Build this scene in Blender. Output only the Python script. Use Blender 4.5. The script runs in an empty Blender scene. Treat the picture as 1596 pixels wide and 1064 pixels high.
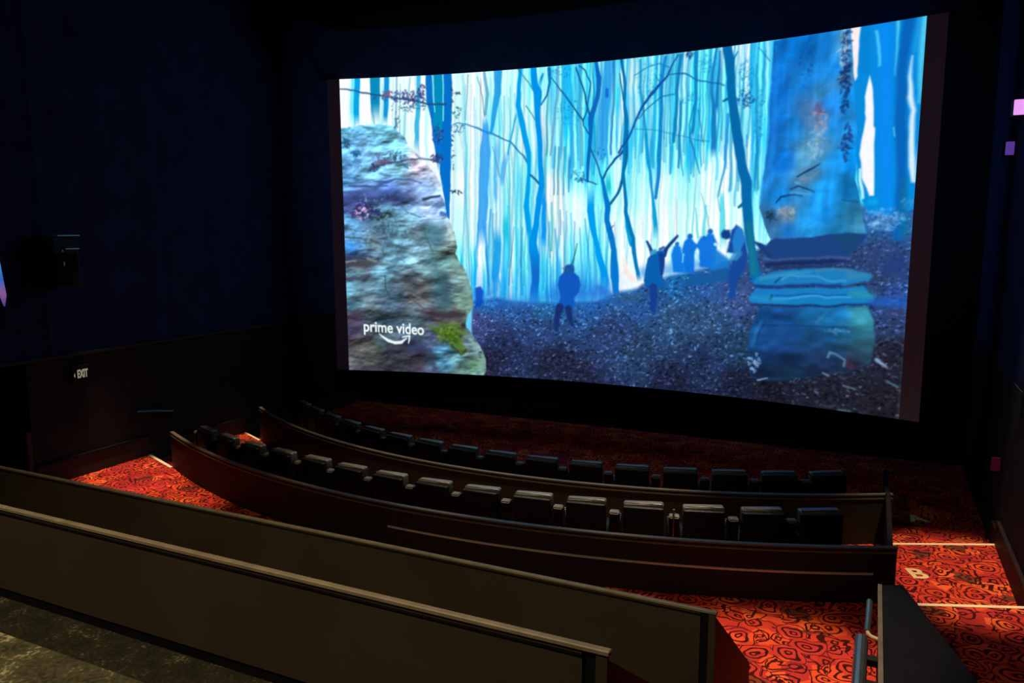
import bpy, bmesh, math
import numpy as np
from mathutils import Vector, Matrix

# ------------------------------------------------------------------ camera, world, exposure
ZC = 4.70            # camera height above the front floor; all levels below are given as depth under the camera
def Z(d): return ZC - d
sc = bpy.context.scene
COL = sc.collection
yaw, pitch, roll = .4408, .1414, -.0031
cp, sp, cy_, sy_ = math.cos(pitch), math.sin(pitch), math.cos(yaw), math.sin(yaw)
Fv = Vector((-sy_*cp, cy_*cp, -sp)); Rv = Vector((cy_, sy_, 0)); Uv = Rv.cross(Fv)
cr, sr = math.cos(roll), math.sin(roll)
R2 = Rv*cr + Uv*sr; U2 = Uv*cr - Rv*sr
cam_d = bpy.data.cameras.new('camera'); cam = bpy.data.objects.new('camera', cam_d); COL.objects.link(cam)
cam.matrix_world = Matrix(((R2.x, U2.x, -Fv.x, 0), (R2.y, U2.y, -Fv.y, 0), (R2.z, U2.z, -Fv.z, ZC), (0, 0, 0, 1)))
cam_d.sensor_width = 36; cam_d.lens = 1193/1596*36; cam_d.clip_end = 100
sc.camera = cam
sc.view_settings.view_transform = 'Standard'; sc.view_settings.look = 'None'
sc.view_settings.gamma = 1; sc.view_settings.exposure = 0; sc.view_settings.use_curve_mapping = False
wd = bpy.data.worlds.new('world'); sc.world = wd; wd.use_nodes = True
wd.node_tree.nodes['Background'].inputs[0].default_value = (.02, .02, .03, 1)
wd.node_tree.nodes['Background'].inputs[1].default_value = .05

WARM = (1, .74, .48)
def spot(name, loc, target, watts, size, blend=.6, col=WARM, rad=.12):
    l = bpy.data.lights.new(name, 'SPOT'); l.energy = watts; l.color = col; l.spot_size = math.radians(size); l.spot_blend = blend; l.shadow_soft_size = rad
    o = bpy.data.objects.new(name, l); COL.objects.link(o); o.location = loc
    o.rotation_euler = (Vector(target)-Vector(loc)).to_track_quat('-Z', 'Y').to_euler(); return o
CEIL = ZC + 5.2
LAMPS = [  # house lights: x, y, target x, y, watts, cone, what they stand over
    (-12.0, 9.3, -12.0, 9.4, 4600, 16, 'left aisle carpet'), (-10.5, 8.2, -10.5, 8.2, 3400, 17, 'left end of the cross aisle'), (-8.8, 7.2, -8.8, 7.2, 2000, 17, 'left middle of the cross aisle'),
    (-5.0, 6.6, -5.0, 6.6, 1000, 22, 'middle of the cross aisle'), (-1.2, 6.9, -.6, 7.1, 4100, 24, 'right end of the cross aisle'),
    (1.62, 10.9, 1.5, 11.3, 3700, 25, 'stairs at the right'), (-12.4, 12.4, -12.4, 12.5, 3600, 8, 'step beyond the left aisle'),
    (-9.6, 10.6, -9.6, 10.7, 1100, 19, 'left recliners'), (-7.4, 9.8, -7.4, 10.0, 2600, 20, 'left middle recliners'), (-5.2, 9.6, -5.2, 9.8, 3400, 20, 'middle recliners'),
    (-3.0, 9.8, -3.0, 10.0, 3600, 20, 'right middle recliners'), (-1.5, 9.9, -1.9, 10.0, 1500, 14, 'right recliners'),
]
for x, y, tx, ty, w, s, wh in LAMPS:
    spot('downlight', (x, y, CEIL-.12), (tx, ty, Z(4.4)), w, s)
spot('rear_houselight', (-3.4, .1, ZC+3.9), (-3.4, 1.6, ZC), 900, 100, .9, (1, .8, .52), .4)

# ------------------------------------------------------------------ materials
MATS = {}
def mat(name, col, rough=.6, metal=0, spec=.5, bump=0, bscale=60, vary=0, vscale=4, emit=None, estr=1, coat=0):
    m = bpy.data.materials.new(name); m.use_nodes = True; nt = m.node_tree; b = nt.nodes['Principled BSDF']
    b.inputs['Roughness'].default_value = rough; b.inputs['Metallic'].default_value = metal
    b.inputs['Specular IOR Level'].default_value = spec; b.inputs['Coat Weight'].default_value = coat
    b.inputs['Base Color'].default_value = (*col, 1)
    tc = nt.nodes.new('ShaderNodeTexCoord')
    if vary:
        n = nt.nodes.new('ShaderNodeTexNoise'); n.inputs['Scale'].default_value = vscale; n.inputs['Detail'].default_value = 5
        nt.links.new(tc.outputs['Object'], n.inputs['Vector'])
        r = nt.nodes.new('ShaderNodeMapRange'); r.inputs[1].default_value = .3; r.inputs[2].default_value = .7; r.inputs[3].default_value = 1-vary; r.inputs[4].default_value = 1+vary
        nt.links.new(n.outputs['Fac'], r.inputs[0])
        mx = nt.nodes.new('ShaderNodeVectorMath'); mx.operation = 'SCALE'; mx.inputs[0].default_value = col
        nt.links.new(r.outputs[0], mx.inputs['Scale']); nt.links.new(mx.outputs[0], b.inputs['Base Color'])
    if bump:
        n2 = nt.nodes.new('ShaderNodeTexNoise'); n2.inputs['Scale'].default_value = bscale; n2.inputs['Detail'].default_value = 4
        nt.links.new(tc.outputs['Object'], n2.inputs['Vector'])
        bp = nt.nodes.new('ShaderNodeBump'); bp.inputs['Strength'].default_value = bump; bp.inputs['Distance'].default_value = .01
        nt.links.new(n2.outputs['Fac'], bp.inputs['Height']); nt.links.new(bp.outputs[0], b.inputs['Normal'])
    if emit:
        b.inputs['Emission Color'].default_value = (*emit, 1); b.inputs['Emission Strength'].default_value = estr
    MATS[name] = m; return m
M_black = mat('black_paint', (.006, .006, .007), .9, spec=.1, vary=.2)
M_ceiling = mat('ceiling_black', (.005, .005, .006), .95, spec=.05, vary=.2)
M_wallLow = mat('dark_brown_wall_paint', (.024, .018, .017), .85, spec=.1, bump=.15, vary=.15)
M_skirt = mat('brown_skirting', (.035, .026, .018), .7, spec=.15, vary=.15)
M_panel = mat('brown_laminate_panel', (.062, .045, .028), .62, spec=.12, bump=.05, vary=.16, vscale=1.5)
M_panel2 = mat('deep_brown_panel', (.026, .02, .014), .62, spec=.12, vary=.16, vscale=1.5)
M_post = mat('near_black_post', (.008, .007, .007), .7, spec=.15, vary=.2)
M_cap = mat('worn_wood_cap', (.30, .235, .145), .5, spec=.4, bump=.2, bscale=30, vary=.2, vscale=9)
M_w3 = mat('dark_red_brown_panel', (.017, .011, .011), .6, spec=.15, bump=.05, vary=.15)
M_capdark = mat('olive_brown_cap', (.085, .07, .045), .5, spec=.4, vary=.2, vscale=6)
M_steel = mat('brushed_steel', (.42, .40, .37), .38, metal=.25, bump=.05, bscale=200, vary=.1)
M_leather = mat('black_leather', (.004, .004, .004), .4, spec=.3, bump=.35, bscale=90, vary=.2, vscale=12)
M_leather2 = mat('black_leather_highlit', (.095, .09, .072), .33, spec=1.0, bump=.5, bscale=60, vary=.3, vscale=20)  # paler leather: highlights on headrests and rear arm tops put into the colour
M_nosing = mat('pale_step_nosing', (.92, .70, .44), .6, spec=.3, bump=.1, vary=.06)
M_letter = mat('gold_letter', (.75, .55, .26), .6, spec=.3, vary=.1)
M_curtain = mat('navy_curtain', (.016, .021, .06), .95, spec=.05, bump=.2, vary=.3, vscale=2)
M_speaker = mat('black_speaker', (.004, .004, .004), .6, spec=.2, vary=.2)
M_metal = mat('dull_grey_metal', (.35, .35, .33), .45, metal=1, vary=.1)
M_glare = mat('glare_blue_panel', (.009, .017, .05), .95, spec=.05, vary=.2)  # blue colour stands in for the glare above the screen
M_rail = mat('dark_blued_rail', (.03, .035, .04), .22, metal=0, spec=1.0, vary=.1, coat=.6)
M_ledge = mat('charcoal_ledge', (.003, .003, .005), .75, spec=.08, bump=.1, vary=.2)
M_scr = mat('blue_glow_screen_fabric', (.50, .58, .80), .9, spec=.1, vary=.03)  # white fabric with the blue glow around the picture put into its colour
M_exit = mat('exit_letter', (.5, .5, .36), .6, emit=(.42, .44, .28), estr=.38)
M_pink = mat('pink_lit_lens', (.6, .3, .6), .5, emit=(.82, .35, .93), estr=1.0)
M_purple = mat('purple_lit_lens', (.2, .1, .3), .5, emit=(.085, .035, .26), estr=1.0)
M_redl = mat('red_patch_glow', (.012, .001, .004), .5, emit=(.045, .001, .010), estr=.5)

def concrete(q):
    m = mat('speckled_floor' if q == 1 else 'shaded_speckled_floor', (.1, .09, .05), .7, spec=.3); nt = m.node_tree; b = nt.nodes['Principled BSDF']
    tc = nt.nodes.new('ShaderNodeTexCoord')
    n = nt.nodes.new('ShaderNodeTexNoise'); n.inputs['Scale'].default_value = 55; n.inputs['Detail'].default_value = 6
    v = nt.nodes.new('ShaderNodeTexNoise'); v.inputs['Scale'].default_value = 9; v.inputs['Detail'].default_value = 3
    nt.links.new(tc.outputs['Object'], n.inputs[0]); nt.links.new(tc.outputs['Object'], v.inputs[0])
    r = nt.nodes.new('ShaderNodeValToRGB'); e = r.color_ramp.elements
    e[0].position = .38; e[0].color = (.028*q, .025*q, .010*q, 1); e[1].position = .60; e[1].color = (.10*q, .09*q, .038*q, 1)
    k = e.new(.68); k.color = (.42*q, .38*q, .2*q, 1)
    a = nt.nodes.new('ShaderNodeMath'); a.operation = 'MULTIPLY_ADD'; a.inputs[1].default_value = .5; nt.links.new(v.outputs['Fac'], a.inputs[0])
    s = nt.nodes.new('ShaderNodeMath'); s.operation = 'MULTIPLY'; s.inputs[1].default_value = .55; nt.links.new(n.outputs['Fac'], s.inputs[0]); nt.links.new(s.outputs[0], a.inputs[2])
    nt.links.new(a.outputs[0], r.inputs[0]); nt.links.new(r.outputs[0], b.inputs['Base Color'])
    return m
M_concrete = concrete(1.0)
M_shadefloor = concrete(.3)  # same speckled floor, with the shade below the tier edge put into its colour

def carpet_mat(name, dim=1.0):
    """red-orange carpet with dark rings, ovals and crooked lines"""
    m = bpy.data.materials.new(name); m.use_nodes = True; nt = m.node_tree; N = nt.nodes; Lk = nt.links.new; b = N['Principled BSDF']
    tc = N.new('ShaderNodeTexCoord')
    def math_(op, a, c=None, d=None):
        n = N.new('ShaderNodeMath'); n.operation = op
        for i, v in enumerate((a, c, d)):
            if v is None: continue
            if isinstance(v, (int, float)): n.inputs[i].default_value = v
            else: Lk(v, n.inputs[i])
        return n.outputs[0]
    flat = N.new('ShaderNodeVectorMath'); flat.operation = 'MULTIPLY'; flat.inputs[1].default_value = (1, 1, 0); Lk(tc.outputs['Object'], flat.inputs[0])
    nz = N.new('ShaderNodeTexNoise'); nz.inputs['Scale'].default_value = 3.2; nz.inputs['Detail'].default_value = 2; Lk(flat.outputs[0], nz.inputs[0])
    sub = N.new('ShaderNodeVectorMath'); sub.operation = 'SUBTRACT'; sub.inputs[1].default_value = (.5, .5, .5); Lk(nz.outputs['Color'], sub.inputs[0])
    scl = N.new('ShaderNodeVectorMath'); scl.operation = 'SCALE'; scl.inputs['Scale'].default_value = .24; Lk(sub.outputs[0], scl.inputs[0])
    add = N.new('ShaderNodeVectorMath'); add.operation = 'ADD'; Lk(flat.outputs[0], add.inputs[0]); Lk(scl.outputs[0], add.inputs[1])
    P = add.outputs[0]
    def vor(scale, metric='EUCLIDEAN', rnd=1., feat='F1', off=0):
        v = N.new('ShaderNodeTexVoronoi'); v.voronoi_dimensions = '2D'; v.feature = feat
        if feat != 'DISTANCE_TO_EDGE': v.distance = metric
        v.inputs['Scale'].default_value = scale; v.inputs['Randomness'].default_value = rnd
        mp = N.new('ShaderNodeMapping'); mp.inputs['Location'].default_value = (off, off*.7, 0); Lk(P, mp.inputs[0]); Lk(mp.outputs[0], v.inputs['Vector']); return v
    def rings(v, freq, rmax, wid):
        d = v.outputs['Distance']
        fr = math_('FRACT', math_('MULTIPLY', d, freq))
        ln = math_('LESS_THAN', math_('ABSOLUTE', math_('SUBTRACT', fr, .5)), wid)
        return math_('MULTIPLY', ln, math_('LESS_THAN', d, rmax))
    v1 = vor(2.2, rnd=1)                      # big targets
    r1 = rings(v1, 6.2, .40, .19); in1 = math_('LESS_THAN', v1.outputs['Distance'], .41)
    v2 = vor(3.6, 'CHEBYCHEV', 1, off=3.1)      # boxes and crooked bits between
    r2 = rings(v2, 3.6, .6, .19)
    v3 = vor(4.2, off=7.7); r3 = rings(v3, 3.4, .62, .18)
    v4 = vor(3.4, feat='DISTANCE_TO_EDGE', off=1.3); r4 = math_('LESS_THAN', v4.outputs['Distance'], .025)
    out1 = math_('SUBTRACT', 1, in1)
    sel = N.new('ShaderNodeTexNoise'); sel.inputs['Scale'].default_value = 2.2; Lk(flat.outputs[0], sel.inputs[0])
    s = math_('GREATER_THAN', sel.outputs['Fac'], .5)
    mixb = math_('ADD', math_('MULTIPLY', r2, s), math_('MULTIPLY', r3, math_('SUBTRACT', 1, s)))
    lines = math_('MAXIMUM', r1, math_('MULTIPLY', out1, math_('MAXIMUM', mixb, r4)))
    # field colours: orange red, crimson, brown patches by cell
    wh = N.new('ShaderNodeSeparateColor'); Lk(v3.outputs['Color'], wh.inputs[0])
    ramp = N.new('ShaderNodeValToRGB'); ramp.color_ramp.interpolation = 'CONSTANT'; e = ramp.color_ramp.elements
    cols = [(0, (.62, .050, .026)), (.20, (.50, .035, .03)), (.42, (.78, .085, .03)), (.60, (.55, .042, .035)), (.78, (.86, .13, .04)), (.95, (.20, .045, .025))]
    e[0].position = 0; e[0].color = (*cols[0][1], 1); e[1].position = cols[1][0]; e[1].color = (*cols[1][1], 1)
    for p, c in cols[2:]:
        k = e.new(p); k.color = (*c, 1)
    Lk(wh.outputs[0], ramp.inputs[0])
    dk = N.new('ShaderNodeMix'); dk.data_type = 'RGBA'; dk.inputs[7].default_value = (.055, .008, .008, 1)
    Lk(lines, dk.inputs[0]); Lk(ramp.outputs[0], dk.inputs[6])
    fz = N.new('ShaderNodeTexNoise'); fz.inputs['Scale'].default_value = 260; Lk(tc.outputs['Object'], fz.inputs[0])
    fm = N.new('ShaderNodeMapRange'); fm.inputs[3].default_value = .8*dim; fm.inputs[4].default_value = 1.15*dim; Lk(fz.outputs['Fac'], fm.inputs[0])
    sm = N.new('ShaderNodeVectorMath'); sm.operation = 'SCALE'; Lk(dk.outputs[2], sm.inputs[0]); Lk(fm.outputs[0], sm.inputs['Scale'])
    Lk(sm.outputs[0], b.inputs['Base Color']); b.inputs['Roughness'].default_value = 1; b.inputs['Specular IOR Level'].default_value = .05
    bp = N.new('ShaderNodeBump'); bp.inputs['Strength'].default_value = .3; bp.inputs['Distance'].default_value = .004; Lk(fz.outputs['Fac'], bp.inputs['Height']); Lk(bp.outputs[0], b.inputs['Normal'])
    return m
M_carpet = carpet_mat('red_ring_carpet')

# ------------------------------------------------------------------ mesh helpers
def link_mesh(name, bm, material, parent=None, smooth=False):
    me = bpy.data.meshes.new(name); bmesh.ops.recalc_face_normals(bm, faces=bm.faces); bm.to_mesh(me); bm.free()
    for m in (material if isinstance(material, (list, tuple)) else [material]): me.materials.append(m)
    if smooth:
        for p in me.polygons: p.use_smooth = True
    o = bpy.data.objects.new(name, me); COL.objects.link(o)
    if parent: o.parent = parent
    return o
def empty(name, loc=(0, 0, 0), rz=0):
    o = bpy.data.objects.new(name, None); COL.objects.link(o); o.location = loc; o.rotation_euler = (0, 0, rz); o.empty_display_size = .2; return o
def tag(o, label=None, cat=None, group=None, kind=None):
    if label: o['label'] = label
    if cat: o['category'] = cat
    if group: o['group'] = group
    if kind: o['kind'] = kind
    return o
def bx(bm, x0, y0, z0, x1, y1, z1, bev=0, seg=2, rot=None, piv=None):
    vs = [bm.verts.new((x, y, z)) for x in (x0, x1) for y in (y0, y1) for z in (z0, z1)]
    fs = [(0, 1, 3, 2), (4, 6, 7, 5), (0, 4, 5, 1), (2, 3, 7, 6), (0, 2, 6, 4), (1, 5, 7, 3)]
    F = [bm.faces.new([vs[i] for i in f]) for f in fs]
    if rot is not None:
        bmesh.ops.rotate(bm, verts=vs, cent=piv or (0, 0, 0), matrix=rot)
    if bev:
        es = list({e for f in F for e in f.edges}); bmesh.ops.bevel(bm, geom=es, offset=bev, segments=seg, affect='EDGES', profile=.6)
    return bm
def prism(bm, pts, z0, z1):
    a = [bm.verts.new((x, y, z0)) for x, y in pts]; b = [bm.verts.new((x, y, z1)) for x, y in pts]; n = len(pts)
    bm.faces.new(a); bm.faces.new(b)
    for i in range(n): bm.faces.new((a[i], a[(i+1) % n], b[(i+1) % n], b[i]))
    return bm
def sideprism(bm, pts, x0, x1):
    """outline in (y, z) extruded along x"""
    a = [bm.verts.new((x0, y, z)) for y, z in pts]; b = [bm.verts.new((x1, y, z)) for y, z in pts]; n = len(pts)
    bm.faces.new(a); bm.faces.new(b)
    for i in range(n): bm.faces.new((a[i], a[(i+1) % n], b[(i+1) % n], b[i]))
    return bm
def tube(bm, pts, r, seg=12):
    rings = []
    P = [Vector(p) for p in pts]
    for i, p in enumerate(P):
        t = (P[min(i+1, len(P)-1)]-P[max(i-1, 0)]).normalized()
        u = t.cross(Vector((0, 0, 1)));
        if u.length < .01: u = Vector((1, 0, 0))
        u.normalize(); v = u.cross(t)
        rings.append([bm.verts.new(p+(u*math.cos(a)+v*math.sin(a))*r) for a in [k*2*math.pi/seg for k in range(seg)]])
    for a, b in zip(rings, rings[1:]):
        for k in range(seg): bm.faces.new((a[k], a[(k+1) % seg], b[(k+1) % seg], b[k]))
    bm.faces.new(rings[0]); bm.faces.new(rings[-1][::-1]); return bm
NB = bmesh.new
CX, CY = -5.45, 22.65
def arc_y(r, x):
    a = -11.84 if r > 13 else -12.12
    if x > .45: return arc_y(r, .45)+(x-.45)*(.39 if r > 13 else .44)
    if x < a: return arc_y(r, a)+(a-x)*(.38 if r > 13 else .47)
    return CY - math.sqrt(r*r-(x-CX)**2)
def arcbox(bm, r0, r1, z0, z1, xa, xb, n=64):
    """solid ring segment between radii, from x = xa to x = xb measured on the outer radius"""
    ta = math.asin((xa-CX)/r1); tb = math.asin((xb-CX)/r1); prev = None
    for i in range(n+1):
        t = ta+(tb-ta)*i/n; s, c = math.sin(t), math.cos(t)
        q = [bm.verts.new((CX+r*s, CY-r*c, z)) for r, z in ((r0, z0), (r1, z0), (r1, z1), (r0, z1))]
        if prev:
            for k in range(4): bm.faces.new((prev[k], prev[(k+1) % 4], q[(k+1) % 4], q[k]))
        else: bm.faces.new(q)
        prev = q
    bm.faces.new(prev[::-1]); return bm

RX, LX = 1.88, -13.0          # side walls
RC, RB = 14.2, 12.08          # radii of the two curved walls
DC, DB, DA = 4.40, 4.56, 4.70

# ------------------------------------------------------------------ floor levels
fl = NB()
def strip(bm, f0, f1, z, x0, x1, n=90):
    prev = None
    for i in range(n+1):
        x = x0+(x1-x0)*i/n
        q = (bm.verts.new((x, f0(x), z)), bm.verts.new((x, f1(x), z)))
        if prev: bm.faces.new((prev[0], q[0], q[1], prev[1]))
        prev = q
def riser(bm, f, z0, z1, x0, x1, n=90):
    prev = None
    for i in range(n+1):
        x = x0+(x1-x0)*i/n
        q = (bm.verts.new((x, f(x), z0)), bm.verts.new((x, f(x), z1)))
        if prev: bm.faces.new((prev[0], q[0], q[1], prev[1]))
        prev = q
strip(fl, lambda x: 4.94, lambda x: arc_y(RC, x), Z(DC), -14.6, 3.2)
riser(fl, lambda x: arc_y(RC, x), Z(DB), Z(DC), -14.6, 3.2)
strip(fl, lambda x: arc_y(RC, x), lambda x: arc_y(RB, x), Z(DB), -14.6, 3.2)
riser(fl, lambda x: arc_y(RB, x), Z(DA), Z(DB), -14.6, 3.2)
strip(fl, lambda x: arc_y(RB, x), lambda x: 17.4, Z(DA), -14.6, 3.2)
floor = link_mesh('floor', fl, M_carpet); tag(floor, kind='structure')
t1 = NB(); bx(t1, -15, -7, Z(1.95), 3.2, 1.8, Z(1.65)); o = link_mesh('floor', t1, M_concrete); tag(o, 'speckled grey-green floor of the upper tier at the bottom left', kind='structure')
t1 = NB(); bx(t1, -15, 1.8, Z(2.4), -.82, 2.64, Z(2.12)); o = link_mesh('floor', t1, M_shadefloor); tag(o, kind='structure')
t1 = NB(); bx(t1, -15, 2.64, Z(3.4), -.82, 4.94, Z(3.2)); bx(t1, -15, -7, Z(4.4), 3.2, 4.94, Z(4.38))
o = link_mesh('floor', t1, M_concrete); tag(o, kind='structure')

# letters set into the carpet of the stairs, pale nosings
def text_obj(name, s, size, mat_, ext=.004, mtx=None, parent=None, bold=0):
    cu = bpy.data.curves.new('t', 'FONT'); cu.body = s; cu.size = size; cu.extrude = ext; cu.align_x = 'CENTER'; cu.align_y = 'CENTER'; cu.offset = bold
    to = bpy.data.objects.new('t', cu); COL.objects.link(to); bpy.context.view_layer.update()
    me = bpy.data.meshes.new_from_object(to); bpy.data.objects.remove(to); me.name = name; me.materials.clear(); me.materials.append(mat_)
    o = bpy.data.objects.new(name, me); COL.objects.link(o)
    if mtx is not None: o.matrix_world = mtx
    if parent: o.parent = parent
    return o
def on_floor(x, y, z, rz): return Matrix.Translation((x, y, z)) @ Matrix.Rotation(rz, 4, 'Z')
o = text_obj('step_letter', 'B', .42, M_letter, .003, on_floor(.76, 11.12, Z(DB)+.004, .35), bold=.012); tag(o, 'gold letter B set in the stair carpet', 'letter')
o = text_obj('step_letter', 'A', .42, M_letter, .003, on_floor(.87, 13.78, Z(DA)+.004, .40), bold=.012); tag(o, 'gold letter A on the lowest stair carpet', 'letter')
def nosing(r, z, xa, xb, label):
    bm = NB(); prism(bm, [(xa, arc_y(r, xa)-.055), (xb, arc_y(r, xb)-.055), (xb, arc_y(r, xb)+.01), (xa, arc_y(r, xa)+.01)], z-.03, z+.008)
    o = link_mesh('step_nosing', bm, M_nosing); tag(o, label, 'step nosing', 'pale strips on the step edges')
nosing(RC, Z(DC), .70, RX-.05, 'pale nosing strip nearest the camera on the right-hand stairs below letter B')
nosing(RB, Z(DB), .45, RX-.02, 'pale nosing strip between letters A and B on the right-hand stairs')
nosing(RC, Z(DC), -12.98, -11.86, 'pale nosing strip on the left aisle beside the curved barrier end')
nosing(RB, Z(DB), -12.98, -12.14, 'pale nosing strip seen beyond the left end of the second recliner row')

# ------------------------------------------------------------------ walls and ceiling
def wallbox(name, x0, y0, z0, x1, y1, z1, m, label=None):
    bm = NB(); bx(bm, x0, y0, z0, x1, y1, z1); o = link_mesh(name, bm, m); tag(o, label, kind='structure'); return o
ZL = Z(2.13)
wallbox('wall_left', LX-.3, 8.1, Z(4.9), LX, 17.4, ZL, M_wallLow)      # lower wall; the entry recess is on its near side
wallbox('wall_left', -15.2, -7, Z(4.9), -15.0, 8.1, ZL, M_wallLow)
wallbox('wall_left', -15.2, 8.1, Z(4.9), LX-.3, 8.3, ZL, M_wallLow)
wl = NB()                                                   # pleated cloth on the upper wall
pts = []; rgl = np.random.default_rng(3); y = -7.0
while y < 17.35:
    pts.append((y, rgl.uniform(.0, .05))); y += rgl.uniform(.10, .34)
pts.append((17.4, 0))
vs = [(wl.verts.new((LX-.02+d, y, ZL)), wl.verts.new((LX-.02+d*.5, y, CEIL))) for y, d in pts]
for a, b in zip(vs, vs[1:]): wl.faces.new((a[0], b[0], b[1], a[1]))
o = link_mesh('wall_left', wl, M_curtain); tag(o, 'dark navy pleated cloth covering the upper left wall', kind='structure')
wallbox('trim_1', LX-.05, -7, ZL-.05, LX+.07, 17.4, ZL, M_skirt)
wallbox('ceiling', -15.3, -7.2, CEIL, 3.4, 18, CEIL+.2, M_ceiling)
wallbox('wall_front', -15.3, 17.4, Z(4.9), 3.4, 17.6, CEIL, M_black)
wallbox('wall_back', -15.3, -7.3, Z(4.9), 3.4, -7.0, CEIL, M_black)
wallbox('wall_right', RX, -7, Z(4.9), RX+.25, 17.4, Z(2.13), M_wallLow)
wl = NB()
pts = []; y = -7.0
while y < 17.35:
    pts.append((y, rgl.uniform(.0, .04))); y += rgl.uniform(.12, .36)
pts.append((17.4, 0))
vs = [(wl.verts.new((RX+.02-d, y, ZL)), wl.verts.new((RX+.02-d*.5, y, CEIL))) for y, d in pts]
for a, b in zip(vs, vs[1:]): wl.faces.new((a[0], b[0], b[1], a[1]))
o = link_mesh('wall_right', wl, M_curtain); tag(o, 'dark pleated cloth covering the upper right wall', kind='structure')
bm = NB(); bx(bm, LX, 8.1, Z(4.40), LX+.05, arc_y(RC, LX), Z(4.03)); bx(bm, LX, arc_y(RC, LX), Z(4.56), LX+.05, arc_y(RB, LX), Z(4.2)); bx(bm, LX, arc_y(RB, LX), Z(4.7), LX+.05, 17.4, Z(4.35))
o = link_mesh('baseboard_left', bm, M_skirt); tag(o, kind='structure')
bm = NB(); bx(bm, LX, 8.1, Z(4.03), LX+.07, arc_y(RC, LX), Z(4.0)); o = link_mesh('trim_2', bm, M_post); tag(o, kind='structure')
bm = NB(); bx(bm, RX-.05, 4.94, Z(4.40), RX, arc_y(RC, RX), Z(4.05)); bx(bm, RX-.05, arc_y(RC, RX), Z(4.56), RX, arc_y(RB, RX), Z(4.2)); bx(bm, RX-.05, arc_y(RB, RX), Z(4.7), RX, 17.4, Z(4.35))
o = link_mesh('baseboard_right', bm, M_w3); tag(o, kind='structure')

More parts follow.
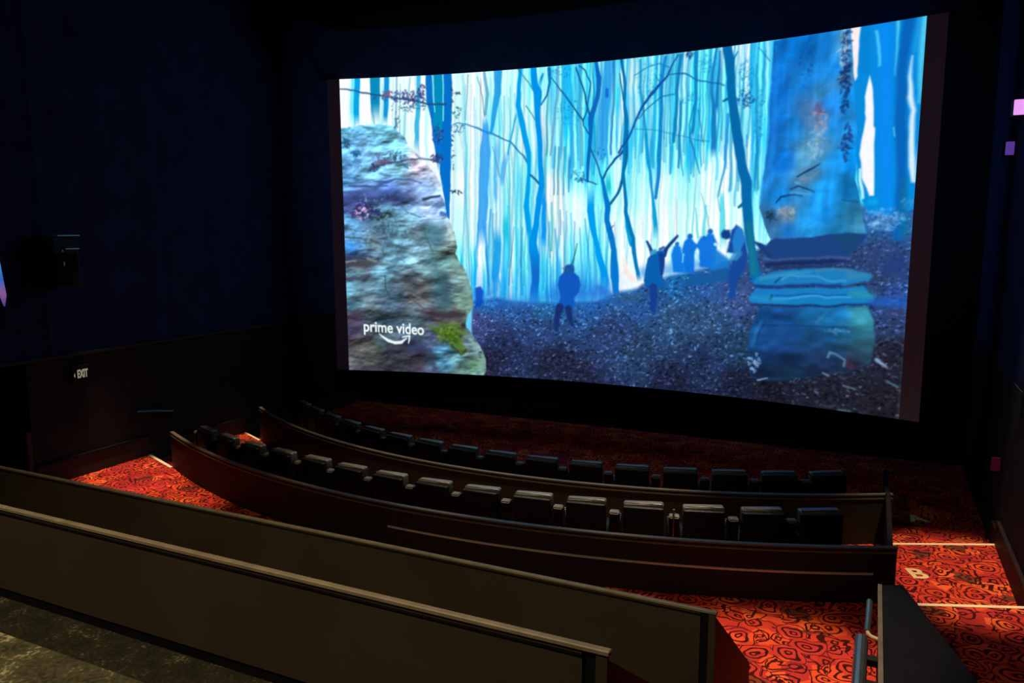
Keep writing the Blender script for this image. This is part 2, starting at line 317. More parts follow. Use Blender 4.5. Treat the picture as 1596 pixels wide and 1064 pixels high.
# ------------------------------------------------------------------ the cinema screen
h = 6.8
XC, HW, Y0, SG, ZT, ZB = -.7976*h, .8784*h, 2.1878*h, .1323*h, ZC+.5158*h, ZC-.4842*h
def scr_y(x): return Y0+SG*(1-((x-XC)/HW)**2)
TXT=[[46.6, 704.0], [222.9, 711.0], [46.4, 680.9]]
OPS=[
('g','sky',[[9,63,235,245,252],[126,67,240,238,248],[233,139,225,245,252],[304,314,250,238,244],[344,76,248,240,246],[377,401,235,235,245],[452,148,190,240,250],[487,317,170,240,255],[487,488,150,235,255],[541,152,235,225,228],[595,319,240,233,240],[578,453,235,240,250],[596,556,110,215,255],[665,239,120,235,250],[664,127,100,215,245],[649,370,240,236,240],[698,35,90,210,245],[766,87,120,220,250],[794,58,212,203,203],[800,136,208,200,202],[769,244,200,232,245],[834,169,120,240,255],[929,101,80,220,250],[932,221,120,243,255],[903,319,226,224,226],[983,314,222,220,222],[1058,272,222,215,218],[938,405,250,250,250],[1047,391,245,238,244],[1067,113,100,235,255],[1109,75,60,195,240],[1128,190,60,185,238],[1134,334,170,235,250],[806,453,250,250,255],[721,486,190,240,255],[412,568,50,180,250],[596,581,80,190,250],[1300,138,130,225,255],[1354,209,20,150,230],[1396,111,20,130,220],[816,534,255,240,235],[379,145,240,238,245]]),
('t',[318,-8,615,607],26,3,9,(60,190,240),0.45,0.02),
('t',[318,-8,633,606],22,2,5,(120,190,215),0.5,0.02),
('t',[377,367,775,609],34,3,8,(10,150,235),0.65,0.02),
('t',[611,-67,1131,262],55,2,5,(20,150,215),0.55,0.02),
('t',[611,-51,1133,305],30,3,7,(30,165,235),0.5,0.02),
('t',[595,204,1129,556],26,1.5,3,(120,200,215),0.55,0.02),
('t',[1047,-17,1150,378],14,3,7,(10,150,225),0.5,0.1),
('t',[29,-22,305,227],9,2,5,(90,210,240),0.6,0.02),
('l',[39,2,16.2,34,131,16.3],(110,235,255),0.8,3),
('l',[49,2,16.2,44,132,14.9],(8,165,232),1,1.5),
('l',[99,1,27.1,99,125,23.2],(8,140,190),1,1.5),
('l',[131,3,14.9,126,129,10.9],(18,150,220),1,1.5),
('l',[160,1,4.9,154,137,6.6],(60,170,200),0.6,1.5),
('l',[195,3,3.8,191,48,3.8],(90,190,210),0.6,1.5),
('l',[220,1,13.6,216,165,12.4,211,206,16.5],(45,180,228),0.9,1.5),
('l',[182,92,6.0,179,164,8.2],(120,210,235),0.7,1.5),
('l',[251,2,19.0,254,64,23.2,266,115,21.9,276,193,24.8,283,261,19.4],(8,115,205),1,1.5),
('l',[278,2,32.6,276,116,30.1,279,193,22.0],(0,142,188),1,1.5),
('l',[304,1,25.8,302,117,26.0,297,193,27.5,292,261,30.4,294,296,24.9,297,330,16.7,300,386,5.6],(5,112,205),1,1.5),
('l',[263,4,4.4,262,52,3.8,265,97,2.7],(150,240,255),0.9,1.5),
('l',[292,0,3.8,289,60,3.3,290,121,3.8],(150,240,255),0.9,1.5),
('l',[-1,26,3.8,37,30,4.3,85,42,4.3,150,53,4.9,199,62,5.5,248,74,4.9,297,79,6.0],(30,80,125),0.9,1.5),
('s',[145,47,60,14],60,4,(60,70,140),0.8),
('s',[194,56,49,16],70,4.5,(50,60,130),0.8),
('s',[204,77,44,16],50,4,(40,100,140),0.8),
('s',[157,91,14,55],30,4,(60,130,160),0.8),
('s',[274,157,16,30],60,4,(40,70,150),0.8),
('s',[267,218,19,11],40,4,(40,50,120),0.8),
('s',[332,100,16,16],22,3.5,(30,120,130),0.9),
('s',[335,144,14,14],16,3.5,(60,120,170),0.9),
('s',[333,50,16,5],8,4,(40,90,110),0.9),
('s',[314,194,3,63],18,4,(20,80,120),0.9),
('s',[316,49,3,54],14,4,(20,80,120),0.8),
('s',[321,310,17,6],16,4,(20,50,90),0.9),
('s',[134,41,16,11],14,4,(170,90,120),0.8),
('s',[230,35,16,11],14,5,(60,60,120),0.8),
('l',[316,135,2.2,332,128,2.7,357,132,3.3,389,146,3.3,416,160,4.4,379,143,2.7,428,161,4.4,480,184,3.8,507,216,3.8,515,223,4.9,531,251,6.5],(20,110,170),0.85,1.5),
('l',[364,4,3.3,355,119,2.7],(50,140,160),0.6,1.5),
('l',[407,2,8.1,415,59,9.2,409,109,8.2],(30,140,190),0.6,1.5),
('l',[388,11,1.9,401,61,2.4,406,116,2.4],(60,110,120),0.7,1.5),
('l',[444,-3,21.5,444,56,18.9,423,160,8.2],(20,150,225),0.85,1.5),
('l',[407,107,13.6,408,147,16.4,406,213,30.1,402,299,27.5,393,471,23.7],(30,150,240),0.8,1.5),
('l',[440,161,16.3,441,215,16.4,437,274,12.3,434,351,11.0],(60,170,240),0.6,1.5),
('l',[474,199,16.3,460,249,15.0,452,305,9.6],(70,165,240),0.7,1.5),
('l',[428,197,3.3,449,274,4.4],(60,150,190),0.6,1.5),
('l',[436,400,19.4,440,471,20.8,433,544,23.0,448,598,23.1],(20,160,235),0.9,1.5),
('l',[463,364,13.7,463,471,16.6],(20,190,225),0.8,1.5),
('l',[507,-1,10.7,502,57,10.7,500,94,13.4,515,152,16.1,528,218,13.5,530,264,9.7,523,352,16.3,536,441,15.0,539,471,21.9],(5,160,235),1,1.5),
('l',[500,102,10.7,488,138,4.9,474,216,5.4],(30,160,220),0.8,1.5),
('l',[542,-2,15.9,546,38,18.6,554,61,22.6,556,105,16.0,559,178,15.0,560,219,13.9,566,302,16.2,558,352,16.2,553,403,16.3,542,454,21.9,542,471,24.6,547,496,24.8,549,542,19.6,543,603,21.3,541,639,26.6],(0,148,235),1,1.5),
('l',[568,16,5.3,556,49,10.6],(0,148,225),1,1.5),
('l',[585,5,10.5,588,39,6.8,580,70,5.8,566,93,4.2],(10,120,190),1,1.5),
('l',[499,0,2.1,531,35,2.7,542,55,3.7],(40,120,140),0.8,1.5),
('l',[523,95,3.2,552,134,3.2],(30,130,140),0.8,1.5),
('l',[534,273,5.4,558,295,5.4],(10,110,170),1,1.5),
('l',[569,302,13.5,575,353,11.9,573,470,13.6],(10,150,240),0.95,1.5),
('l',[543,453,31.9,547,496,26.4,549,542,20.8,543,596,23.5,540,647,38.1],(18,100,195),1,2),
('l',[583,63,2.6,579,220,4.3],(90,110,140),0.6,1.5),
('l',[610,2,6.8,608,84,7.9,590,220,5.9],(90,140,190),0.6,1.5),
('l',[603,204,5.8,602,323,3.8],(50,140,190),0.7,1.5),
('l',[614,205,5.8,612,323,3.7],(50,140,190),0.7,1.5),
('l',[630,206,5.8,628,324,3.7],(50,140,190),0.7,1.5),
('l',[644,216,9.5,642,317,3.7],(40,130,200),0.8,1.5),
('l',[596,343,3.8,595,470,7.0],(30,190,190),0.7,1.5),
('l',[610,424,16.2,611,470,16.2],(20,190,220),0.8,1.5),
('l',[619,363,2.1,619,429,2.2],(60,140,170),0.7,1.5),
('s',[642,120,39,34],60,3,(20,120,190),0.6),
('s',[621,18,31,16],30,3,(20,110,180),0.6),
('s',[665,278,18,18],22,4,(40,140,180),0.8),
('s',[675,290,8,8],14,4,(20,90,170),0.9),
('l',[711,-1,9.2,719,40,12.8,716,87,11.5,702,133,14.2,700,173,9.3,695,225,9.9,692,293,6.8],(12,105,190),1,1.5),
('l',[659,9,3.6,675,53,3.9,691,104,4.1,699,126,5.2],(15,90,150),1,1.5),
('l',[666,5,3.1,683,18,3.1,697,47,3.1,693,85,3.1,690,118,3.1,681,140,4.2],(15,90,150),1,1.5),
('l',[592,27,2.1,616,60,3.1,650,101,3.7,682,140,4.2,682,153,3.1,697,178,3.6],(15,90,150),1,1.5),
('l',[749,1,27.7,737,93,28.0,729,226,28.4,717,270,18.2],(40,150,230),0.75,4),
('l',[759,2,6.0,755,227,6.1],(10,110,190),0.7,1.5),
('l',[740,70,8.9,740,84,8.9],(20,100,210),0.9,1.5),
('l',[686,291,3.1,715,302,3.6],(20,100,150),1,1.5),
('l',[700,298,20.9,701,367,18.4,712,429,14.5,725,469,13.1,724,470,16.2,741,538,19.8,751,590,21.7],(0,160,238),1,1.5),
('l',[748,266,12.9,749,341,12.9],(10,180,200),0.8,1.5),
('l',[698,209,3.1,719,253,3.6,733,292,4.7],(20,90,160),1,1.5),
('l',[795,214,5.0,765,241,5.6,743,271,5.2,733,292,5.2],(12,80,150),1,1.5),
('l',[733,292,8.8,740,331,11.4,747,360,15.5,747,392,14.3,758,429,15.6,768,469,13.5,768,538,21.5,772,572,16.1,791,616,7.1],(5,120,205),1,1.5),
('l',[765,404,2.1,755,417,2.1],(10,90,150),1,1.5),
('l',[778,1,7.0,790,62,7.0,788,120,6.5,795,179,8.1,794,229,10.1,786,291,7.1,774,320,6.1,754,353,6.7],(10,100,155),1,1.5),
('l',[774,35,3.0,785,97,4.0],(20,110,150),1,1.5),
('l',[789,301,3.1,791,344,4.1,799,405,6.6,812,453,8.7],(0,160,215),1,1.5),
('s',[719,224,23,16],20,3,(20,100,180),0.7),
('l',[781,10,5.0,790,61,6.5,787,94,5.5,794,148,8.5,791,198,9.1,788,265,6.6,795,373,10.2,817,436,10.2,818,473,10.2,836,553,10.2],(5,120,185),1,1.5),
('l',[828,6,5.4,832,93,5.9,845,201,6.4],(20,130,190),0.8,1.5),
('l',[889,5,7.2,883,63,9.7,882,120,7.8,880,203,9.8,879,280,9.8,875,338,8.9],(18,130,205),0.95,1.5),
('l',[927,5,9.4,923,67,8.6,920,111,8.1,916,205,8.2],(10,120,185),0.9,1.5),
('l',[930,112,7.1,930,206,6.7,929,266,4.8],(20,130,190),0.9,1.5),
('l',[963,5,10.2,967,60,9.3,967,115,7.0,964,149,7.0,961,208,9.4],(10,125,195),0.9,1.5),
('l',[1011,2,4.5,1005,42,6.4,1004,99,7.3,1010,152,10.6,1015,211,12.9,1015,252,11.5],(14,115,190),0.9,1.5),
('l',[1020,8,4.1,1018,87,7.7,1015,153,9.2],(14,115,190),0.9,1.5),
('l',[1043,151,6.8,1045,213,8.2,1042,264,5.9,1031,340,2.8],(30,150,220),0.85,1.5),
('l',[963,126,4.7,953,166,3.3,959,207,5.7],(20,130,190),0.8,1.5),
('l',[973,136,3.3,989,209,3.3],(20,130,190),0.7,1.5),
('l',[843,185,7.9,852,255,8.9,865,331,6.4,872,374,9.9,875,436,13.7,877,446,17.4],(15,150,215),0.95,1.5),
('l',[859,186,9.8,863,263,8.9],(30,170,225),0.7,1.5),
('l',[910,189,12.0,909,281,4.9],(20,145,220),0.7,1.5),
('l',[930,191,7.2,933,232,6.2,942,287,2.4],(20,140,200),0.7,1.5),
('l',[959,192,9.4,964,238,14.2,961,283,4.7],(30,160,235),0.7,1.5),
('l',[961,206,5.7,982,284,2.4],(20,130,190),0.8,1.5),
('l',[978,194,7.0,986,268,3.3],(30,160,220),0.6,1.5),
('l',[1040,293,1.8,1028,335,3.2,1036,376,3.2],(90,180,185),0.7,1.5),
('l',[988,330,1.9,1012,412,2.8],(90,180,190),0.7,1.5),
('l',[999,362,7.0,999,436,8.0],(60,215,225),0.7,1.5),
('l',[1039,322,9.2,1043,436,13.8,1044,466,13.9],(50,215,235),0.75,1.5),
('l',[975,364,2.8,985,436,5.7],(80,210,225),0.7,1.5),
('l',[929,347,1.9,929,436,2.4],(150,160,170),0.6,1.5),
('l',[907,346,1.5,910,436,2.5],(190,225,215),0.6,1.5),
('l',[841,385,1.5,842,436,2.0],(190,190,190),0.6,1.5),
('l',[920,3,2.8,904,29,3.8,897,49,5.3,862,86,7.3,833,118,5.4,814,151,4.5,800,192,4.5,775,224,4.6],(15,80,160),1,1.5),
('l',[824,143,3.0,843,126,3.0,881,99,3.4,915,94,2.4],(20,110,180),0.9,1.5),
('l',[897,46,2.9,937,49,3.3,970,65,3.3,1005,77,2.7,1033,86,2.7],(15,95,160),0.9,1.5),
('l',[814,41,2.5,850,22,2.9,875,18,2.9,899,28,2.9],(15,120,190),0.8,1.5),
('l',[814,169,2.0,883,177,1.9,932,194,1.9,1003,210,1.9],(20,110,170),0.7,1.5),
('l',[863,43,1.9,878,63,3.4],(20,110,170),0.7,1.5),
('s',[945,5,9,7],14,4,(20,60,130),0.9),
('s',[953,103,28,14],50,3,(20,130,190),0.5),
('s',[1084,90,22,57],110,3,(15,120,190),0.5),
('s',[1085,120,24,20],60,3.5,(15,80,150),0.8),
('s',[1117,161,13,65],70,4,(15,145,215),0.5),
('s',[990,30,25,23],70,3,(20,150,210),0.4),
('s',[856,54,39,49],90,3,(20,140,200),0.45),
('l',[1063,13,2.6,1051,35,3.6],(10,110,180),1,1.5),
('l',[1111,11,1.7,1134,43,2.5],(15,110,180),0.8,1.5),
('l',[1088,201,2.2,1094,289,2.2],(30,130,190),0.7,1.5),
('l',[1110,246,2.2,1113,325,2.2],(20,130,190),0.8,1.5),
('p',[365,610,431,601,486,607,615,610,722,600,774,576,826,563,876,542,925,528,989,511,1020,501,1081,484,1128,463,1174,439,1322,408,1344,365,1388,366,1413,359,1443,350,1442,832,1198,829,848,835,404,830,363,832],'ground',1,6),
('g','ground',[[393,613,40,115,200],[384,577,20,110,220],[486,610,45,100,180],[597,624,40,110,180],[374,667,75,85,160],[392,685,62,82,150],[579,695,45,75,140],[704,604,40,105,195],[808,550,50,125,205],[843,598,40,90,170],[925,531,25,115,205],[1006,545,45,100,190],[1084,573,60,90,160],[410,774,35,36,66],[448,727,38,50,95],[597,764,34,38,68],[671,812,36,38,70],[758,686,45,70,125],[846,714,42,70,112],[928,643,50,90,140],[1009,639,50,90,140],[1012,734,35,55,100],[933,806,30,36,68],[1093,789,28,32,58],[1089,696,36,70,110],[1169,811,28,30,46],[1310,807,34,36,52],[1413,792,34,32,44],[1419,693,36,38,58],[1425,583,50,68,120],[1423,556,45,95,190],[1396,517,48,70,120],[1393,463,48,76,145],[1402,409,38,115,195],[1346,395,50,130,215],[1357,477,45,70,125]]),
('s',[843,598,68,24],0,3,(0,0,0),1),
('leaves',),
('l',[725,566,14.5,755,583,21.6],(40,110,190),0.6,6),
('p',[791,525,801,530,809,544,827,549,824,534,809,525,790,486],(255,232,225),0.9,5),
('p',[952,552,975,523,1013,520,1062,507,1065,537,1014,545,976,554],(22,90,158),0.95,3),
('l',[792,589,15.6,843,580,12.7],(45,90,130),0.7,5),
('l',[375,574,50.2,471,580,49.8,589,570,56.3,736,556,54.3],(20,120,235),0.42,60),
('l',[611,587,33.7,736,580,32.6],(25,100,215),0.6,30),
('s',[80,389,83,55],26,26,(150,205,215),0.22),
('s',[52,406,72,72],20,22,(60,95,120),0.25),
('s',[56,630,73,63],26,22,(120,145,150),0.22),
('s',[94,620,95,82],22,20,(55,60,75),0.25),
('s',[84,753,96,38],22,20,(45,50,62),0.3),
('l',[374,600,34.8,490,605,23.0,589,598,30.1,733,583,32.7],(40,120,215),0.45,14),
('l',[847,524,30.4,931,512,29.4,989,499,23.8,1036,487,23.2],(40,140,225),0.55,12),
('l',[931,451,10.7,931,452,10.7],(20,110,190),1,2),
('l',[965,432,12.5,965,433,12.5],(20,110,190),1,2),
('l',[1014,420,12.2,1014,421,12.2],(20,110,190),1,2),
('l',[1000,437,11.3,1000,437,11.3],(20,110,190),1,2),
('p',[917,479,923,458,931,453,941,460,950,488,951,521,922,522],(8,118,228),0.95,3),
('p',[945,465,951,444,964,434,975,446,985,453,978,469,975,521,951,521],(8,110,225),0.95,3),
('p',[980,453,992,434,1001,439,1008,425,1022,427,1031,450,1027,499,1013,506,989,506,988,467],(10,110,225),0.95,3),
('p',[1021,459,1033,466,1049,478,1059,487,1060,509,1013,515],(20,125,215),0.9,5),
('l',[950,476,3.9,947,495,3.4],(150,240,255),0.8,2),
('l',[981,471,4.3,989,492,3.3],(140,240,250),0.8,2),
('l',[1037,452,5.6,1040,464,3.2],(160,250,255),0.8,3),
('s',[1027,453,4,4],6,5,(190,235,255),0.9),
('l',[866,473,10.0,861,461,7.5,854,446,6.0],(18,70,140),1,2),
('l',[896,477,14.9,903,463,9.9,920,444,7.8,932,431,5.4],(15,62,135),1,2),
('p',[855,487,866,475,883,468,898,468,898,503,895,523,901,560,876,563,849,559,845,546,852,514],(10,95,175),1,2),
('l',[890,480,14.9,892,503,12.4,893,525,7.5],(18,60,140),0.95,3),
('l',[866,473,10.0,873,470,10.0],(60,160,200),1,3),
('l',[887,465,8.9,895,460,7.4],(60,110,180),1,2),
('l',[872,561,20.1,873,581,18.9,872,616,15.2],(20,62,145),1,3),
('l',[666,453,2.2,659,481,2.9,651,509,3.7],(30,90,110),0.9,1.5),
('l',[645,519,27.7,645,523,27.7],(25,85,165),1,3),
('p',[618,541,629,528,655,526,670,540,676,561,672,578,660,593,662,617,641,629,609,623,619,594,614,562],(16,88,190),1,3),
('s',[644,519,17,11],16,3,(30,90,120),0.8),
('l',[617,622,22.5,611,651,15.8,611,678,13.6],(22,48,112),1,3),
('l',[643,625,20.5,647,646,15.7,656,667,8.9],(22,48,112),1,3),
('p',[375,574,390,570,398,585,394,614,386,629,374,630],(10,75,190),0.9,3),
('p',[1059,443,1063,418,1074,405,1088,416,1097,443,1102,481,1098,509,1086,532,1080,559,1078,580,1062,581,1066,555,1060,519,1066,496,1077,473,1054,468,1057,446],(22,72,155),1,3),
('p',[1064,446,1072,416,1079,407,1090,421,1096,445,1087,461,1069,466],(35,135,215),0.85,3),
('p',[1039,425,1045,417,1059,417,1062,436,1052,440,1041,435],(15,65,140),1,3),
('p',[1069,466,1085,459,1088,477,1077,491,1061,491],(50,140,205),0.8,3),
('l',[1037,2,22.4,1042,25,23.5,1048,69,21.2,1051,112,19.0,1058,152,21.3,1071,215,20.1,1080,266,21.2,1093,311,24.5,1097,355,23.4,1104,422,22.3,1114,481,20.0,1122,517,24.4,1128,530,28.8],(5,105,172),1,2),
('l',[1103,405,11.1,1110,459,11.1,1119,517,13.4],(40,130,125),0.6,8),
('l',[1032,121,4.1,1041,117,5.4],(5,90,150),1,1.5),
('l',[1078,365,5.4,1088,359,9.0],(5,105,160),1,1.5),
('p',[1298,-5,1443,-1,1440,146,1442,362,1440,380,1359,387,1334,335,1313,192],(8,138,222),1,2),
('l',[1364,-2,25.2,1373,115,27.4,1377,220,27.5,1384,267,27.5,1393,374,21.2],(10,140,250),0.8,14),
('l',[1329,5,19.4,1331,87,19.5],(5,130,212),0.8,8),
('p',[1302,-2,1322,-1,1318,28,1318,99,1313,109,1309,97,1304,37],(252,240,240),1,2),
('p',[1342,98,1350,130,1355,204,1359,210,1362,289,1364,346,1355,346,1347,326,1339,306,1331,261,1332,245,1335,208,1338,188,1335,176,1335,142],(248,250,255),1,2),
('p',[1331,290,1335,287,1341,321,1346,350,1341,351,1335,325],(190,250,255),1,2),
('l',[1349,13,4.7,1355,45,5.1,1359,82,4.2],(90,215,255),0.9,3),
('l',[1388,1,5.3,1390,57,4.1,1390,106,2.5],(90,220,255),0.9,3),
('l',[1407,3,22.3,1404,53,20.4,1401,110,18.5,1408,223,22.7,1413,292,18.6,1416,375,20.8,1417,430,22.9],(8,98,185),0.95,6),
('l',[1420,315,8.2,1420,375,12.4,1425,430,12.4],(20,120,140),0.5,10),
('l',[1419,73,2.0,1416,112,6.1,1419,152,10.2,1428,179,8.1,1428,225,10.1,1429,248,12.2,1432,289,12.2,1436,320,8.1],(225,245,255),0.95,4),
('l',[1435,4,13.8,1435,80,9.9,1434,132,7.2,1435,163,4.0],(90,215,245),0.85,5),
('l',[1425,5,8.0,1423,62,6.0],(40,160,230),0.7,4),
('l',[1358,359,10.9,1366,359,13.0],(10,175,240),0.8,6),
('l',[1395,211,2.1,1397,229,2.1],(100,230,255),0.9,1.5),
('s',[1388,395,38,23],120,5,(120,180,245),0.5),
('s',[1428,366,14,12],30,4,(60,140,200),0.5),
('p',[1142,1,1212,-2,1276,-1,1302,-2,1305,37,1311,107,1322,216,1326,311,1339,358,1357,428,1294,430,1154,440,1138,404,1125,368,1129,317,1134,277,1137,177,1137,160,1138,77],(16,112,198),1,2),
('g','column',[[1151,15,10,98,180],[1155,113,14,105,195],[1204,18,8,98,175],[1217,95,22,118,200],[1250,29,14,108,185],[1246,123,40,110,160],[1243,158,75,100,150],[1266,148,25,125,210],[1276,79,20,120,200],[1291,35,60,130,175],[1295,105,60,110,150],[1312,130,15,135,215],[1158,187,14,100,185],[1195,190,20,120,200],[1230,181,70,120,165],[1282,197,30,135,215],[1179,262,12,100,185],[1222,253,75,140,175],[1252,242,70,130,170],[1286,269,25,140,220],[1320,271,5,130,215],[1171,349,18,115,190],[1229,297,70,125,160],[1266,328,25,145,225],[1311,318,15,105,165],[1185,388,100,125,150],[1155,400,40,80,120],[1222,396,30,135,205],[1269,384,20,125,205],[1320,402,35,110,150],[1345,414,60,135,165],[1293,409,25,120,175],[1186,418,20,110,195],[1163,413,60,120,170],[1339,426,45,115,160]]),
('l',[1139,1,3.5,1137,76,3.5,1138,201,3.5,1132,277,3.5,1126,358,3.6],(60,190,245),0.7,3),
('l',[1147,15,4.9,1150,202,5.0,1147,277,5.0],(40,140,225),0.5,6),
('s',[1291,47,9,56],110,5,(170,200,225),0.55),
('s',[1294,82,9,89],120,5,(15,50,110),0.7),
('s',[1302,233,9,41],60,5,(25,60,120),0.7),
('s',[1249,185,16,30],60,5,(150,150,170),0.5),
('s',[1245,165,7,21],16,5,(110,80,120),0.4),
('s',[1242,234,21,31],80,5,(140,180,200),0.45),
('s',[1215,52,17,59],40,6,(10,80,160),0.5),
('s',[1184,379,20,15],40,5,(150,165,170),0.45),
('s',[1152,384,10,13],24,6,(25,60,90),0.7),
('l',[1208,300,2.4,1229,289,3.8,1254,276,1.9],(12,40,95),0.95,1.5),
('l',[1194,329,2.0,1211,320,3.4,1228,328,2.9,1245,336,1.4],(15,50,100),0.95,1.5),
('l',[1163,359,2.5,1175,346,4.0,1192,342,2.9,1219,345,1.9],(15,50,100),0.95,1.5),
('l',[1217,306,4.8,1236,302,3.3,1250,292,1.9],(150,140,160),0.6,3),
('l',[1206,312,5.8,1213,313,4.8],(110,190,215),0.7,3),
('l',[1195,337,4.9,1238,341,3.3],(90,180,220),0.7,3),
('l',[1304,353,2.3,1336,358,2.2],(20,70,110),0.7,1.5),
('l',[1304,305,13.6,1312,346,15.8],(12,95,160),0.6,8),
('p',[1119,447,1132,448,1146,455,1154,442,1164,438,1211,438,1255,433,1296,430,1314,426,1357,427,1353,436,1339,455,1317,476,1257,485,1159,486,1143,475,1130,459],(28,66,130),1,2),
('l',[1297,438,13.8,1337,436,11.1,1316,463,18.2],(22,72,110),0.8,8),
('l',[1119,447,5.2,1140,465,7.7,1156,480,6.6],(22,58,118),0.9,4),
('l',[1156,487,3.0,1209,484,2.9,1280,480,3.3,1324,476,2.3],(75,95,150),0.8,3),
('l',[1149,496,10.2,1224,494,10.7,1281,489,8.4,1318,485,5.5],(25,42,95),1,4),
('l',[1167,506,5.1,1305,500,4.6],(28,48,95),1,4),
('p',[1120,538,1125,528,1168,513,1225,508,1272,504,1316,504,1348,509,1371,516,1363,529,1314,539,1236,544,1123,549],(28,125,190),1,3),
('l',[1135,530,5.2,1191,520,6.5,1239,514,4.8],(70,165,205),0.6,5),
('l',[1186,531,3.5,1201,523,2.5,1259,523,2.9,1292,532,2.8,1318,529,2.7],(80,180,225),0.7,3),
('l',[1171,537,4.0,1183,526,2.5],(12,60,100),0.8,1.5),
('l',[1254,510,3.8,1305,506,3.7,1328,509,3.6],(90,130,150),0.7,4),
('l',[1326,519,13.6,1362,517,8.8],(70,140,170),0.6,8),
('l',[1123,549,6.8,1226,545,6.3,1307,539,6.0],(20,58,130),0.95,4),
('p',[1126,554,1227,551,1321,543,1354,539,1364,554,1379,565,1368,579,1262,588,1138,593,1113,587,1112,576],(24,125,195),1,3),
('l',[1170,568,2.5,1227,565,2.4,1322,559,2.3],(15,75,150),0.9,1.5),
('l',[1163,577,3.1,1228,570,2.9,1261,566,2.9,1331,565,2.7],(90,190,235),0.7,3),
('l',[1160,579,5.6,1164,568,4.1],(15,65,100),0.8,1.5),
('l',[1119,576,10.5,1150,579,12.8,1193,580,7.5],(40,150,200),0.6,6),
('l',[1335,555,18.0,1367,561,17.6],(50,155,165),0.6,10),
('l',[1117,593,4.2,1214,590,5.4,1309,584,4.1,1370,579,3.1],(20,45,95),0.95,3),
('p',[1133,599,1366,584,1378,611,1384,651,1382,679,1379,704,1329,730,1171,769,1127,768,1114,690,1117,655],(24,80,145),1,4),
('g','base',[[1139,616,20,75,140],[1190,613,22,75,140],[1249,614,25,110,175],[1283,617,25,115,175],[1310,605,20,105,170],[1351,602,60,145,165],[1361,621,55,145,165],[1153,658,26,78,145],[1204,654,24,72,140],[1246,656,24,62,105],[1290,657,25,80,130],[1336,653,28,85,120],[1361,666,55,105,125],[1127,660,22,90,160],[1156,706,22,58,110],[1207,706,20,42,85],[1258,704,32,62,110],[1304,699,24,45,75],[1347,695,40,60,90],[1372,690,40,85,100],[1150,750,22,36,66],[1209,749,20,42,62],[1270,742,24,30,55],[1130,730,22,50,90],[1351,717,40,28,48]]),
('l',[1137,640,3.1,1221,636,2.0,1326,633,2.3],(14,60,115),0.8,1.5),
('l',[1150,631,3.1,1138,654,4.2,1131,684,3.7],(16,55,110),0.7,1.5),
('l',[1139,629,5.2,1130,654,6.3,1121,690,4.7],(50,130,195),0.5,5),
('l',[1262,626,4.8,1282,602,3.8],(70,150,195),0.5,5),
('s',[1301,641,35,4],30,5,(60,130,190),0.5),
('l',[1292,701,4.2,1297,690,4.7,1308,691,3.3,1329,704,3.7,1327,715,5.5],(100,150,195),0.85,3),
('l',[1281,738,3.3,1292,744,4.3],(130,150,175),0.8,2),
('l',[1140,772,3.7,1163,764,2.6],(170,180,215),0.9,1.5),
('l',[1391,697,7.4,1401,704,6.5,1412,710,3.0],(150,180,225),0.9,3),
('l',[1414,739,3.0,1434,749,4.2],(90,150,175),0.8,3),
('l',[1326,763,3.2,1351,766,2.7],(130,160,180),0.8,3),
('l',[1317,818,4.7,1340,816,4.6],(100,125,135),0.8,4),
('l',[1267,784,3.4,1272,787,4.3],(120,130,190),0.8,3),
('s',[1130,730,18,21],26,6,(130,165,215),0.7),
('s',[1341,713,14,9],8,7,(70,45,70),0.5),
('l',[1370,575,13.2,1398,571,17.2,1436,574,18.7],(30,95,200),0.7,10),
('p',[1383,497,1403,480,1422,473,1435,489,1432,512,1394,514],(34,62,125),0.8,8),
('p',[-10,132,24,130,79,124,106,123,142,130,164,148,182,162,192,186,217,210,232,225,260,259,280,294,281,320,292,348,294,375,303,390,317,422,324,463,318,480,327,500,344,525,356,555,365,578,367,630,351,657,347,682,370,709,388,735,405,775,405,806,391,827,-6,835],'rock',1,1.5),
